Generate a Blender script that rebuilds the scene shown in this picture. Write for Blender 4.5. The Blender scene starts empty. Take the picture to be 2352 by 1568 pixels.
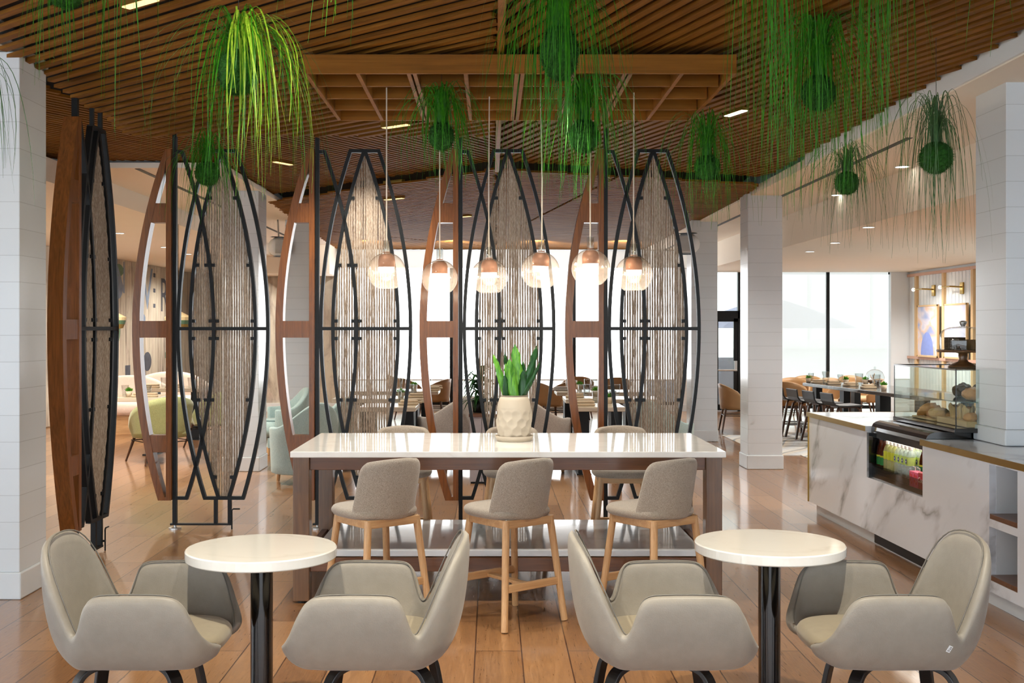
import bpy, math, random
from mathutils import Vector, Matrix
PI = math.pi
S = bpy.context.scene
C = S.collection
RN = random.Random(11)

# ------------------------------------------------------------------ mesh builder
class MB:
    def __init__(s, M=None):
        s.v = []; s.f = []; s.M = M
    def add(s, vs, fs):
        n = len(s.v)
        if s.M is not None:
            vs = [tuple(s.M @ Vector(p)) for p in vs]
        s.v.extend(tuple(p) for p in vs)
        s.f.extend(tuple(i + n for i in f) for f in fs)
        return s
    def box(s, x0, x1, y0, y1, z0, z1):
        return s.add([(x0,y0,z0),(x1,y0,z0),(x1,y1,z0),(x0,y1,z0),(x0,y0,z1),(x1,y0,z1),(x1,y1,z1),(x0,y1,z1)],
                     [(0,3,2,1),(4,5,6,7),(0,1,5,4),(1,2,6,5),(2,3,7,6),(3,0,4,7)])
    def hexa(s, p):   # bottom loop 0-3, top loop 4-7
        return s.add(p, [(0,3,2,1),(4,5,6,7),(0,1,5,4),(1,2,6,5),(2,3,7,6),(3,0,4,7)])
    def prism(s, poly, a, b, axis='z'):
        n = len(poly)
        def P(u, v, w):
            return {'z':(u,v,w),'y':(u,w,v),'x':(w,u,v)}[axis]
        vs = [P(u,v,a) for u,v in poly] + [P(u,v,b) for u,v in poly]
        fs = [tuple(range(n))[::-1], tuple(range(n,2*n))] + [(i,(i+1)%n,n+(i+1)%n,n+i) for i in range(n)]
        return s.add(vs, fs)
    def lathe(s, prof, n=24, c=(0,0,0), sx=1, sy=1, close=False):
        vs = []; fs = []
        m = len(prof)
        for r, z in prof:
            for k in range(n):
                a = 2*PI*k/n
                vs.append((c[0]+sx*r*math.cos(a), c[1]+sy*r*math.sin(a), c[2]+z))
        for j in range(m-1):
            for k in range(n):
                fs.append((j*n+k, j*n+(k+1)%n, (j+1)*n+(k+1)%n, (j+1)*n+k))
        if close:
            fs.append(tuple(range(n))[::-1]); fs.append(tuple(range((m-1)*n, m*n)))
        return s.add(vs, fs)
    def tube(s, pts, r, n=8, cap=True):
        pts = [Vector(p) for p in pts]
        if not hasattr(r, '__len__'): r = [r]*len(pts)
        vs = []; fs = []
        t0 = (pts[1]-pts[0]).normalized()
        u = t0.orthogonal().normalized()
        for i, p in enumerate(pts):
            t = (pts[min(i+1,len(pts)-1)]-pts[max(i-1,0)]).normalized()
            u = (u - t*u.dot(t))
            u = u.normalized() if u.length > 1e-6 else t.orthogonal().normalized()
            w = t.cross(u)
            for k in range(n):
                a = 2*PI*k/n
                vs.append(p + (u*math.cos(a)+w*math.sin(a))*r[i])
        for i in range(len(pts)-1):
            for k in range(n):
                fs.append((i*n+k, i*n+(k+1)%n, (i+1)*n+(k+1)%n, (i+1)*n+k))
        if cap:
            fs.append(tuple(range(n))[::-1]); fs.append(tuple(range((len(pts)-1)*n, len(pts)*n)))
        return s.add(vs, fs)
    def bar(s, pts, w, d, W):
        """rectangular bar swept along pts; d is its size along the fixed direction W, w its size across"""
        pts = [Vector(p) for p in pts]; W = Vector(W).normalized()
        vs = []; fs = []; m = len(pts)
        for i, p in enumerate(pts):
            ta = (pts[i]-pts[i-1]).normalized() if i else None
            tb = (pts[i+1]-pts[i]).normalized() if i < m-1 else None
            t = ((ta or tb)+(tb or ta)).normalized()
            nn = t.cross(W).normalized()
            k = 1.0
            if ta is not None and tb is not None:
                k = 1.0/max(.5, ta.cross(W).normalized().dot(nn))
            for a, b in ((-1,-1),(1,-1),(1,1),(-1,1)):
                vs.append(p + nn*(a*w/2*k) + W*(b*d/2))
        for i in range(m-1):
            for k in range(4):
                fs.append((i*4+k, i*4+(k+1)%4, (i+1)*4+(k+1)%4, (i+1)*4+k))
        fs.append((3,2,1,0)); fs.append(tuple((m-1)*4+k for k in range(4)))
        return s.add(vs, fs)
    def grid(s, rows, closed=False):
        m = len(rows); n = len(rows[0])
        vs = [p for r in rows for p in r]; fs = []
        for j in range(m-1):
            for k in range(n if closed else n-1):
                fs.append((j*n+k, j*n+(k+1)%n, (j+1)*n+(k+1)%n, (j+1)*n+k))
        return s.add(vs, fs)
    def cushion(s, cx, cy, a, b, z0, z1, e=3.2, n=32, dome=0.0, r=None):
        """padded slab with a super-ellipse outline"""
        r = r or (z1-z0)/2
        prof = [(.0,z0),(.6,z0),(1-r/a,z0)] + [(1-r/a*(1-math.sin(q)), (z0+z1)/2-(z1-z0)/2*math.cos(q)) for q in [PI*k/8 for k in range(1,8)]] + [(1-r/a,z1),(.8,z1+dome*.36),(.5,z1+dome*.75),(.25,z1+dome*.94),(0.0,z1+dome)]
        rows = []
        for q, z in prof:
            row = []
            for k in range(n):
                t = 2*PI*k/n; ct, st = math.cos(t), math.sin(t)
                row.append((cx+a*q*abs(ct)**(2/e)*(1 if ct>0 else -1), cy+b*q*abs(st)**(2/e)*(1 if st>0 else -1), z))
            rows.append(row)
        return s.grid(rows, True)
    def ball(s, c, r, seg=16, rings=10, sx=1, sy=1, sz=1):
        return s.lathe([(r*math.sin(PI*j/rings), -r*sz*math.cos(PI*j/rings)) for j in range(rings+1)], seg, c, sx, sy)
    def build(s, name, m, parent=None, smooth=False, bevel=0, sub=0, solid=0, bseg=2, off=0, loc=None, rotz=0):
        me = bpy.data.meshes.new(name)
        me.from_pydata(s.v, [], s.f)
        me.validate(); me.update()
        if smooth: me.polygons.foreach_set('use_smooth', [True]*len(me.polygons))
        o = bpy.data.objects.new(name, me); C.objects.link(o)
        if m is not None: me.materials.append(m)
        if solid:
            k = o.modifiers.new('solid','SOLIDIFY'); k.thickness = solid; k.offset = off
        if bevel:
            k = o.modifiers.new('bevel','BEVEL'); k.width = bevel; k.segments = bseg; k.limit_method = 'ANGLE'; k.angle_limit = .6
        if sub:
            k = o.modifiers.new('sub','SUBSURF'); k.levels = sub; k.render_levels = sub
        if parent is not None: o.parent = parent
        if loc is not None: o.location = loc
        if rotz: o.rotation_euler = (0,0,rotz)
        return o

def tag(o, label=None, cat=None, group=None, kind=None):
    if label: o['label'] = label
    if cat: o['category'] = cat
    if group: o['group'] = group
    if kind: o['kind'] = kind
    return o
def thing(name, label, cat, loc=(0,0,0), rotz=0, group=None):
    o = bpy.data.objects.new(name, None); C.objects.link(o)
    o.location = loc; o.rotation_euler = (0,0,rotz)
    return tag(o, label, cat, group)
def struct(mb, name, m, label=None, **k):
    return tag(mb.build(name, m, **k), label, None, None, 'structure')
KIDS = {}
def kids(o):
    return [c for c in C.objects if c.parent == o]
def copy_tree(o, parent=None):
    c = o.copy(); C.objects.link(c)
    if parent is not None: c.parent = parent
    for ch in kids(o): copy_tree(ch, c)
    return c
def dup(root, loc, rotz=0, label=None, group=None):
    r = copy_tree(root); r.location = loc; r.rotation_euler = (0,0,rotz)
    if label: r['label'] = label
    if group: r['group'] = group
    return r
def at(px, py, Y):
    """world point seen at photo pixel px,py when it stands Y metres in front of the lens"""
    return ((px-1130)*Y/2600, Y, 1.6-(py-755)*Y/2600)
def text_mesh(name, txt, size, m, parent, loc, rot, shear=0, extrude=.0006):
    cu = bpy.data.curves.new(name, 'FONT'); cu.body = txt; cu.size = size; cu.shear = shear; cu.extrude = extrude
    cu.align_x = 'CENTER'; cu.align_y = 'CENTER'
    t = bpy.data.objects.new('tmp', cu); C.objects.link(t)
    me = bpy.data.meshes.new_from_object(t.evaluated_get(bpy.context.evaluated_depsgraph_get()))
    bpy.data.objects.remove(t); bpy.data.curves.remove(cu)
    me.name = name; me.materials.clear(); me.materials.append(m)
    o = bpy.data.objects.new(name, me); C.objects.link(o)
    o.parent = parent; o.location = loc; o.rotation_euler = rot
    return o

from mathutils import noise as NZ_
def lump(mb, amp, f, seed):
    o = []
    for p in mb.v:
        v = Vector(p)
        k = 1+amp*NZ_.noise(v*f+Vector((seed,seed*.7,0)))+amp*.5*NZ_.noise(v*f*2.7+Vector((0,seed,3)))
        o.append((p[0]*k, p[1]*k, max(0.0, p[2]*(1+(k-1)*1.4))))
    mb.v = o
    return mb
# ------------------------------------------------------------------ materials
def lin(c):
    return tuple((x/255/12.92 if x/255 <= .04045 else ((x/255+.055)/1.055)**2.4) for x in c)
class NT:
    def __init__(s, name):
        s.m = bpy.data.materials.new(name); s.m.use_nodes = True
        s.t = s.m.node_tree; s.t.nodes.clear()
        s.out = s.n('ShaderNodeOutputMaterial')
    def n(s, ty, **k):
        x = s.t.nodes.new(ty)
        for a, b in k.items():
            if hasattr(x, a) and a not in ('inputs',): setattr(x, a, b)
        return x
    def l(s, a, b): s.t.links.new(a, b)
    def setin(s, node, **k):
        for a, b in k.items():
            i = node.inputs[a.replace('_',' ')]
            if isinstance(b, bpy.types.NodeSocket): s.l(b, i)
            else: i.default_value = (tuple(b)+(1,) if (hasattr(b,'__len__') and len(b)==3 and i.type=='RGBA') else b)
    def coord(s, kind='Object', scale=(1,1,1), loc=(0,0,0), rot=(0,0,0)):
        tc = s.n('ShaderNodeTexCoord'); mp = s.n('ShaderNodeMapping')
        s.l(tc.outputs[kind], mp.inputs['Vector'])
        mp.inputs['Scale'].default_value = scale; mp.inputs['Location'].default_value = loc; mp.inputs['Rotation'].default_value = rot
        return mp.outputs['Vector']
    def noise(s, vec, scale=5, detail=4, rough=.55, dist=0):
        x = s.n('ShaderNodeTexNoise'); s.l(vec, x.inputs['Vector'])
        s.setin(x, Scale=scale, Detail=detail, Roughness=rough, Distortion=dist)
        return x.outputs['Fac']
    def ramp(s, fac, stops):
        x = s.n('ShaderNodeValToRGB'); s.l(fac, x.inputs['Fac'])
        e = x.color_ramp.elements
        while len(e) < len(stops): e.new(.5)
        for q, (p, c) in zip(e, stops):
            q.position = p; q.color = tuple(c)+(1,) if len(c) == 3 else c
        return x.outputs['Color']
    def mix(s, fac, a, b, mode='MIX'):
        x = s.n('ShaderNodeMix', data_type='RGBA', blend_type=mode)
        for i, q in ((0, fac), (6, a), (7, b)):
            if isinstance(q, bpy.types.NodeSocket): s.l(q, x.inputs[i])
            else: x.inputs[i].default_value = q if i == 0 else tuple(q)+(1,)
        return x.outputs[2]
    def math(s, op, a, b=0.0):
        x = s.n('ShaderNodeMath', operation=op)
        for i, q in ((0, a), (1, b)):
            if isinstance(q, bpy.types.NodeSocket): s.l(q, x.inputs[i])
            else: x.inputs[i].default_value = q
        return x.outputs[0]
    def bump(s, h, strength=.3, dist=.01):
        x = s.n('ShaderNodeBump'); s.l(h, x.inputs['Height']); x.inputs['Strength'].default_value = strength; x.inputs['Distance'].default_value = dist
        return x.outputs['Normal']
    def pbr(s, color, rough=.5, metal=0, normal=None, coat=0, trans=0, spec=.5, sheen=0, emit=None, estr=0, alpha=1, coat_rough=.05):
        b = s.n('ShaderNodeBsdfPrincipled')
        s.setin(b, Base_Color=color, Roughness=rough, Metallic=metal)
        b.inputs['Coat Weight'].default_value = coat; b.inputs['Coat Roughness'].default_value = coat_rough
        b.inputs['Transmission Weight'].default_value = trans
        b.inputs['Specular IOR Level'].default_value = spec; b.inputs['Sheen Weight'].default_value = sheen
        if normal is not None: s.l(normal, b.inputs['Normal'])
        if emit is not None: s.setin(b, Emission_Color=emit); b.inputs['Emission Strength'].default_value = estr
        s.l(b.outputs[0], s.out.inputs['Surface'])
        return s.m
def plain(name, rgb, rough=.5, metal=0, coat=0, var=.12, scale=14, bump=0, spec=.5, sheen=0):
    t = NT(name); c = lin(rgb)
    f = t.noise(t.coord(), scale, 3)
    col = t.mix(f, tuple(x*(1-var) for x in c), tuple(min(1,x*(1+var)) for x in c))
    nm = t.bump(t.noise(t.coord(), scale*9, 3), bump, .004) if bump else None
    return t.pbr(col, rough, metal, nm, coat, spec=spec, sheen=sheen)
def wood(name, dark, light, axis='z', rough=.35, scale=3.0, coat=0, fig=1.2, streak=10, coat_rough=.08, spec=.5):
    t = NT(name)
    k = {'x':(.12,1,1),'y':(1,.12,1),'z':(1,1,.12)}[axis]
    v = t.coord('Object', tuple(q*scale for q in k))
    f = t.noise(v, 6, 6, .6, fig)
    g = t.noise(t.coord('Object', tuple(q*scale*streak for q in {'x':(.02,1,1),'y':(1,.02,1),'z':(1,1,.02)}[axis])), 4, 3)
    col = t.ramp(f, [(.25, lin(dark)), (.5, tuple((a+b)/2 for a,b in zip(lin(dark),lin(light)))), (.75, lin(light))])
    col = t.mix(.35, col, t.ramp(g, [(.3, lin(dark)), (.7, lin(light))]), 'MIX')
    return t.pbr(col, rough, 0, t.bump(g, .12, .003), coat, coat_rough=coat_rough, spec=spec)
def fabric(name, a, b, scale=220, rough=.9, sheen=.3, melange=True, bump=.35):
    t = NT(name)
    f1 = t.noise(t.coord('Object', (1,1,2.2)), scale, 2)
    f2 = t.noise(t.coord('Object', (2.2,2.2,1)), scale*.7, 2)
    f = t.math('MULTIPLY', t.math('ADD', f1, f2), .5)
    col = t.ramp(f, [(.35, lin(a)), (.65, lin(b))])
    return t.pbr(col, rough, 0, t.bump(f, bump, .002), 0, sheen=sheen)
def glassy(name, tint=(1,1,1), refl=.9, rough=.02, body=.0, bodycol=(1,1,1)):
    """thin clear sheet: tinted see-through with an angle dependent reflection"""
    t = NT(name)
    tr = t.n('ShaderNodeBsdfTransparent'); tr.inputs[0].default_value = tuple(tint)+(1,)
    gl = t.n('ShaderNodeBsdfGlossy'); gl.inputs['Roughness'].default_value = rough
    lw = t.n('ShaderNodeLayerWeight'); lw.inputs[0].default_value = .5
    f = t.math('MULTIPLY', t.math('ADD', t.math('MULTIPLY', t.math('POWER', lw.outputs['Facing'], 5.0), .9), .04), refl)
    mx = t.n('ShaderNodeMixShader'); t.l(f, mx.inputs[0]); t.l(tr.outputs[0], mx.inputs[1]); t.l(gl.outputs[0], mx.inputs[2])
    last = mx
    if body:
        d = t.n('ShaderNodeBsdfDiffuse'); d.inputs[0].default_value = tuple(bodycol)+(1,)
        m2 = t.n('ShaderNodeMixShader'); m2.inputs[0].default_value = body
        t.l(mx.outputs[0], m2.inputs[1]); t.l(d.outputs[0], m2.inputs[2]); last = m2
    t.l(last.outputs[0], t.out.inputs['Surface'])
    return t.m
def glow(name, rgb, strength):
    t = NT(name); e = t.n('ShaderNodeEmission'); e.inputs[0].default_value = tuple(rgb)+(1,); e.inputs[1].default_value = strength
    t.l(e.outputs[0], t.out.inputs['Surface']); return t.m
def shade_cloth(name, rgb, strength, see=.25, lines=None):
    """daylight glowing through a woven roller shade that can be partly seen through"""
    t = NT(name)
    f = t.noise(t.coord('Object', (60,60,60)), 8, 2)
    col = t.mix(f, tuple(x*.97 for x in rgb), rgb)
    e = t.n('ShaderNodeEmission'); t.setin(e, Color=col); e.inputs[1].default_value = strength
    tr = t.n('ShaderNodeBsdfTransparent')
    mx = t.n('ShaderNodeMixShader'); mx.inputs[0].default_value = see
    t.l(e.outputs[0], mx.inputs[1]); t.l(tr.outputs[0], mx.inputs[2]); t.l(mx.outputs[0], t.out.inputs['Surface'])
    return t.m
M = {}
def make_floor():
    t = NT('oak_planks')
    tc = t.n('ShaderNodeTexCoord'); sp = t.n('ShaderNodeSeparateXYZ'); t.l(tc.outputs['Object'], sp.inputs[0])
    cb = t.n('ShaderNodeCombineXYZ'); t.l(sp.outputs[1], cb.inputs[0]); t.l(t.math('ADD', sp.outputs[0], .083), cb.inputs[1])
    br = t.n('ShaderNodeTexBrick', offset=.37, offset_frequency=2, squash=1)
    t.l(cb.outputs[0], br.inputs['Vector'])
    t.setin(br, Color1=(0,0,0), Color2=(1,1,1), Mortar=(0,0,0), Scale=1.0, Mortar_Size=.0035, Mortar_Smooth=.1, Bias=0.0, Brick_Width=1.55, Row_Height=.23)
    grain = t.noise(t.coord('Object', (14,.9,1)), 5, 6, .6, 1.5)
    fine = t.noise(t.coord('Object', (120,4,1)), 4, 3)
    base = t.ramp(br.outputs['Color'], [(0, lin((112,77,46))), (.5, lin((154,112,73))), (1, lin((186,144,102)))])
    g = t.ramp(grain, [(.25, lin((88,57,33))), (.55, lin((154,110,70))), (.8, lin((186,145,102)))])
    col = t.mix(.5, base, g)
    col = t.mix(t.math('MULTIPLY', fine, .25), col, lin((110,62,32)))
    col = t.mix(br.outputs['Fac'], col, lin((70,42,24)))
    wv = t.noise(t.coord('Object', (9,3,1)), 6, 4, .6, .8)
    h = t.math('ADD', t.math('MULTIPLY', wv, .5), t.math('MULTIPLY', br.outputs['Fac'], -.6))
    return t.pbr(col, t.math('ADD', t.math('MULTIPLY', grain, .16), .22), 0, t.bump(h, .3, .006), .5, coat_rough=.09)
def make_tile(name, rgb, rough=.18):
    t = NT(name)
    tc = t.n('ShaderNodeTexCoord'); sp = t.n('ShaderNodeSeparateXYZ'); t.l(tc.outputs['Object'], sp.inputs[0])
    fr = t.math('FRACT', t.math('DIVIDE', t.math('ADD', sp.outputs[2], .02), .158))
    ln = t.math('LESS_THAN', fr, .022)
    wob = t.noise(t.coord('Object', (2.5,2.5,2.5)), 3, 2)
    idx = t.math('FLOOR', t.math('DIVIDE', t.math('ADD', sp.outputs[2], .02), .158))
    cbx = t.n('ShaderNodeCombineXYZ'); t.l(idx, cbx.inputs[2])
    wn = t.n('ShaderNodeTexWhiteNoise', noise_dimensions='3D'); t.l(cbx.outputs[0], wn.inputs['Vector'])
    c = lin(rgb)
    col = t.mix(t.math('MULTIPLY', wn.outputs['Value'], .5), c, tuple(x*.93 for x in c))
    col = t.mix(ln, col, tuple(x*.72 for x in c))
    h = t.math('SUBTRACT', t.math('MULTIPLY', wob, .5), ln)
    return t.pbr(col, rough, 0, t.bump(h, .25, .004))
def make_marble(name, rgb=(240,240,240), vein=(150,150,152), scale=1.0, rough=.12, amount=.85):
    t = NT(name)
    v0 = t.coord('Object', rot=(-.85,.1,.1)); mp = t.n('ShaderNodeMapping'); t.l(v0, mp.inputs['Vector']); mp.inputs['Scale'].default_value = (scale,scale*1.7,scale*.75); v = mp.outputs['Vector']
    nz = t.n('ShaderNodeTexNoise'); t.l(v, nz.inputs['Vector']); t.setin(nz, Scale=1.6, Detail=5, Roughness=.55)
    va = t.n('ShaderNodeVectorMath', operation='MULTIPLY_ADD'); t.l(nz.outputs['Color'], va.inputs[0]); va.inputs[1].default_value = (.85,.85,.85); t.l(v, va.inputs[2])
    vo = t.n('ShaderNodeTexVoronoi', feature='DISTANCE_TO_EDGE'); t.l(va.outputs[0], vo.inputs['Vector']); t.setin(vo, Scale=.95)
    line = t.ramp(vo.outputs['Distance'], [(0,(1,1,1)), (.022,(.55,.55,.55)), (.085,(0,0,0))])
    mask = t.ramp(t.noise(v, 2.2, 3), [(.42,(0,0,0)), (.62,(1,1,1))])
    f = t.math('MULTIPLY', t.math('MULTIPLY', line, mask), amount)
    cloud = t.noise(v, 1.7, 4)
    col = t.mix(cloud, lin(rgb), tuple(x*.93 for x in lin(rgb)))
    col = t.mix(f, col, lin(vein))
    return t.pbr(col, rough, 0)
def make_leaf(name, a, b, rough=.45):
    t = NT(name)
    f = t.noise(t.coord('Object', (30,30,6)), 3, 3)
    col = t.ramp(f, [(.3, lin(a)), (.7, lin(b))])
    d = t.n('ShaderNodeBsdfPrincipled'); t.setin(d, Base_Color=col, Roughness=rough)
    tl = t.n('ShaderNodeBsdfTranslucent'); t.l(col, tl.inputs[0])
    mx = t.n('ShaderNodeMixShader'); mx.inputs[0].default_value = .3
    t.l(d.outputs[0], mx.inputs[1]); t.l(tl.outputs[0], mx.inputs[2]); t.l(mx.outputs[0], t.out.inputs['Surface'])
    return t.m
def make_reed():
    t = NT('bark_reed')
    f = t.noise(t.coord('Object', (90,40,9)), 4, 5, .65)
    g = t.noise(t.coord('Object', (22,1,.8)), 3, 2)
    col = t.ramp(f, [(.3, lin((96,80,66))), (.5, lin((160,142,124))), (.72, lin((222,210,196)))])
    col = t.mix(t.math('MULTIPLY', g, .45), col, lin((112,92,76)))
    return t.pbr(col, .6, 0, t.bump(f, .6, .006))
def make_mural():
    t = NT('mural_paint')
    v = t.coord('Object', (1,1.6,.16))
    a = t.noise(v, 4.5, 6, .65, .4); b = t.noise(t.coord('Object', (1,3.2,.3), loc=(3,1,7)), 3, 5, .6, .6)
    c = t.noise(t.coord('Object', (1,1,1), loc=(9,4,2)), 1.3, 4, .6, 1)
    d = t.noise(t.coord('Object', (1,9,.5)), 5, 4, .7)
    col = t.ramp(a, [(.3, lin((112,98,90))), (.45, lin((170,160,146))), (.6, lin((198,190,174))), (.75, lin((160,172,158)))])
    col = t.mix(t.ramp(b, [(.55,(0,0,0)),(.72,(.7,.7,.7))]), col, lin((214,190,184)))
    col = t.mix(t.ramp(c, [(.58,(0,0,0)),(.7,(.55,.55,.55))]), col, lin((120,110,108)))
    col = t.mix(t.ramp(d, [(.6,(0,0,0)),(.75,(.5,.5,.5))]), col, lin((110,98,92)))
    return t.pbr(col, .7)
def make_carpet():
    t = NT('carpet_pattern')
    v = t.coord('Object', (1,1,1), rot=(0,0,.5))
    w = t.n('ShaderNodeTexWave', wave_type='BANDS', bands_direction='X', wave_profile='SAW'); t.l(v, w.inputs['Vector']); t.setin(w, Scale=.9, Distortion=5, Detail=1.5, Detail_Scale=.6)
    col = t.ramp(w.outputs['Fac'], [(0, lin((205,208,210))), (.45, lin((228,222,210))), (.55, lin((120,128,136))), (.62, lin((214,200,178))), (1, lin((196,200,204)))])
    f = t.noise(t.coord('Object'), 180, 2)
    return t.pbr(t.mix(.2, col, t.ramp(f, [(.3,(.2,.2,.2)),(.7,(.9,.9,.9))])), .95)
def make_picture(name, stops, rot):
    t = NT(name)
    f = t.noise(t.coord('Object', (1,1,1.6), rot=(rot,.2,0), loc=(rot,2,1)), 1.6, 2, .4, 1.4)
    return t.pbr(t.ramp(f, stops), .6)
M['floor'] = make_floor()
M['tile'] = make_tile('white_wall_tile', (216,222,226))
M['tile_grey'] = M['tile']
M['plinth'] = plain('white_painted_plinth', (216,222,226), .3, var=.03)
M['cream'] = plain('cream_ceiling_paint', (238,228,212), .8, var=.02, scale=2)
M['white'] = plain('white_paint', (232,237,240), .6, var=.02, scale=3)
M['slat'] = wood('slat_wood', (88,52,16), (150,100,38), 'x', .6, 2.0, fig=.6, spec=.08)
M['slat_dark'] = plain('dark_plenum', (22,15,11), .95, var=.1)
M['box_wood'] = wood('lattice_wood', (112,68,18), (160,104,34), 'x', .55, 1.6, fig=.5, spec=.2)
M['walnut'] = wood('walnut_veneer', (82,44,16), (146,88,40), 'z', .32, 2.6, coat=.12, fig=2.6, coat_rough=.12, spec=.3)
M['walnut_x'] = wood('walnut_rail', (72,42,22), (124,78,46), 'x', .32, 3, coat=.2, fig=1.2)
M['walnut_z'] = wood('walnut_post', (76,50,28), (126,88,54), 'z', .32, 3, coat=.2, fig=1.0)
M['ash'] = wood('ash_wood', (172,128,84), (218,178,132), 'z', .4, 4, fig=.5)
M['ash_x'] = wood('ash_rail', (172,128,84), (218,178,132), 'x', .4, 4, fig=.5)
M['darkwood'] = wood('dark_stained_leg', (52,32,22), (96,62,42), 'z', .35, 4, fig=.5)
M['black'] = plain('black_steel', (9,11,13), .45, 0, var=.1, spec=.3)
M['blackwood'] = plain('black_ash', (24,23,24), .38, var=.2, scale=30)
M['blackgloss'] = plain('black_gloss', (12,13,15), .16, 0, coat=.5)
M['quartz'] = make_marble('white_quartz', (238,236,232), (206,198,190), 2.4, .07, .35)
M['quartz_grey'] = make_marble('grey_quartz_ledge', (222,227,232), (176,176,176), 1.6, .06, .5)
M['marble'] = make_marble('veined_marble', (234,240,248), (146,148,152), 1.0, .12, .85)
M['darkstone'] = make_marble('dark_stone_top', (96,88,82), (170,160,150), 2.2, .1, .8)
M['gold'] = plain('brass_edge', (176,142,70), .28, .85, var=.06)
M['leather'] = plain('taupe_leather', (141,135,126), .5, var=.13, scale=24, bump=.15, sheen=.2)
M['leather_seat'] = plain('taupe_suede_seat', (150,139,118), .7, var=.12, scale=24, bump=.12, sheen=.3)
M['piping'] = plain('slate_piping', (112,108,102), .6)
M['tweed'] = fabric('oatmeal_tweed', (128,116,103), (182,170,156), 240, .9, .3)
M['copper'] = plain('copper_cup', (150,104,76), .5, .2, var=.05)
M['bulb'] = glow('warm_bulb', (1,.86,.66), 14)
M['amber_glass'] = glassy('blush_glass', (.93,.88,.83), 1.4, .02, .06, (.82,.74,.68))
M['clear_glass'] = glassy('clear_glass', (.93,.95,.95), 1.8, .01)
M['case_glass'] = glassy('case_glass', (.93,.97,.95), 1.1, .005)
M['green_edge'] = plain('glass_edge', (120,160,148), .15)
M['cord'] = plain('pale_cord', (206,190,170), .6)
M['wire'] = plain('thin_wire', (40,40,40), .5)
M['moss'] = plain('moss', (38,94,22), .95, var=.8, scale=45, bump=1)
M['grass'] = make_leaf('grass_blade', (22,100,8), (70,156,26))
M['grass_sage'] = make_leaf('sage_blade', (46,92,48), (96,134,84))
M['grass_lit'] = make_leaf('lit_tint_blade', (92,158,16), (188,214,70))  # yellower, lighter copy of the grass; spotlight put into the blade colour
M['leaf'] = make_leaf('broad_leaf', (52,120,40), (122,186,62), .3)
M['leaf_dark'] = make_leaf('dark_leaf', (16,52,22), (44,96,44), .3)
M['pot'] = plain('bisque_ceramic', (178,166,148), .55, var=.03)
M['reed'] = make_reed()
M['mural'] = make_mural()
M['carpet'] = make_carpet()
M['tan'] = plain('tan_leather', (174,134,90), .45, var=.08)
M['tan_light'] = plain('tan_seat', (196,162,120), .5, var=.06)
M['greygreen'] = fabric('sage_chair_fabric', (146,150,98), (168,172,118), 90, .8)
M['blueshade'] = fabric('pale_blue_fabric', (150,176,176), (176,198,196), 90, .8)
M['linen'] = fabric('grey_linen', (150,142,136), (190,180,170), 120, .9)
M['pink'] = fabric('blush_fabric', (222,196,182), (236,214,202), 90, .8)
M['napkin'] = fabric('linen_napkin', (176,154,126), (202,180,150), 160, .9)
M['tabletop'] = wood('grey_oak_top', (176,158,136), (214,200,178), 'x', .25, 3, fig=.4)
M['steel'] = plain('brushed_steel', (190,190,188), .3, .9, var=.04)
M['downlight'] = glow('downlight_lens', (1,.93,.8), 9)
M['amber_cell'] = glow('amber_louvre', (1,.72,.3), 1.6)
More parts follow.
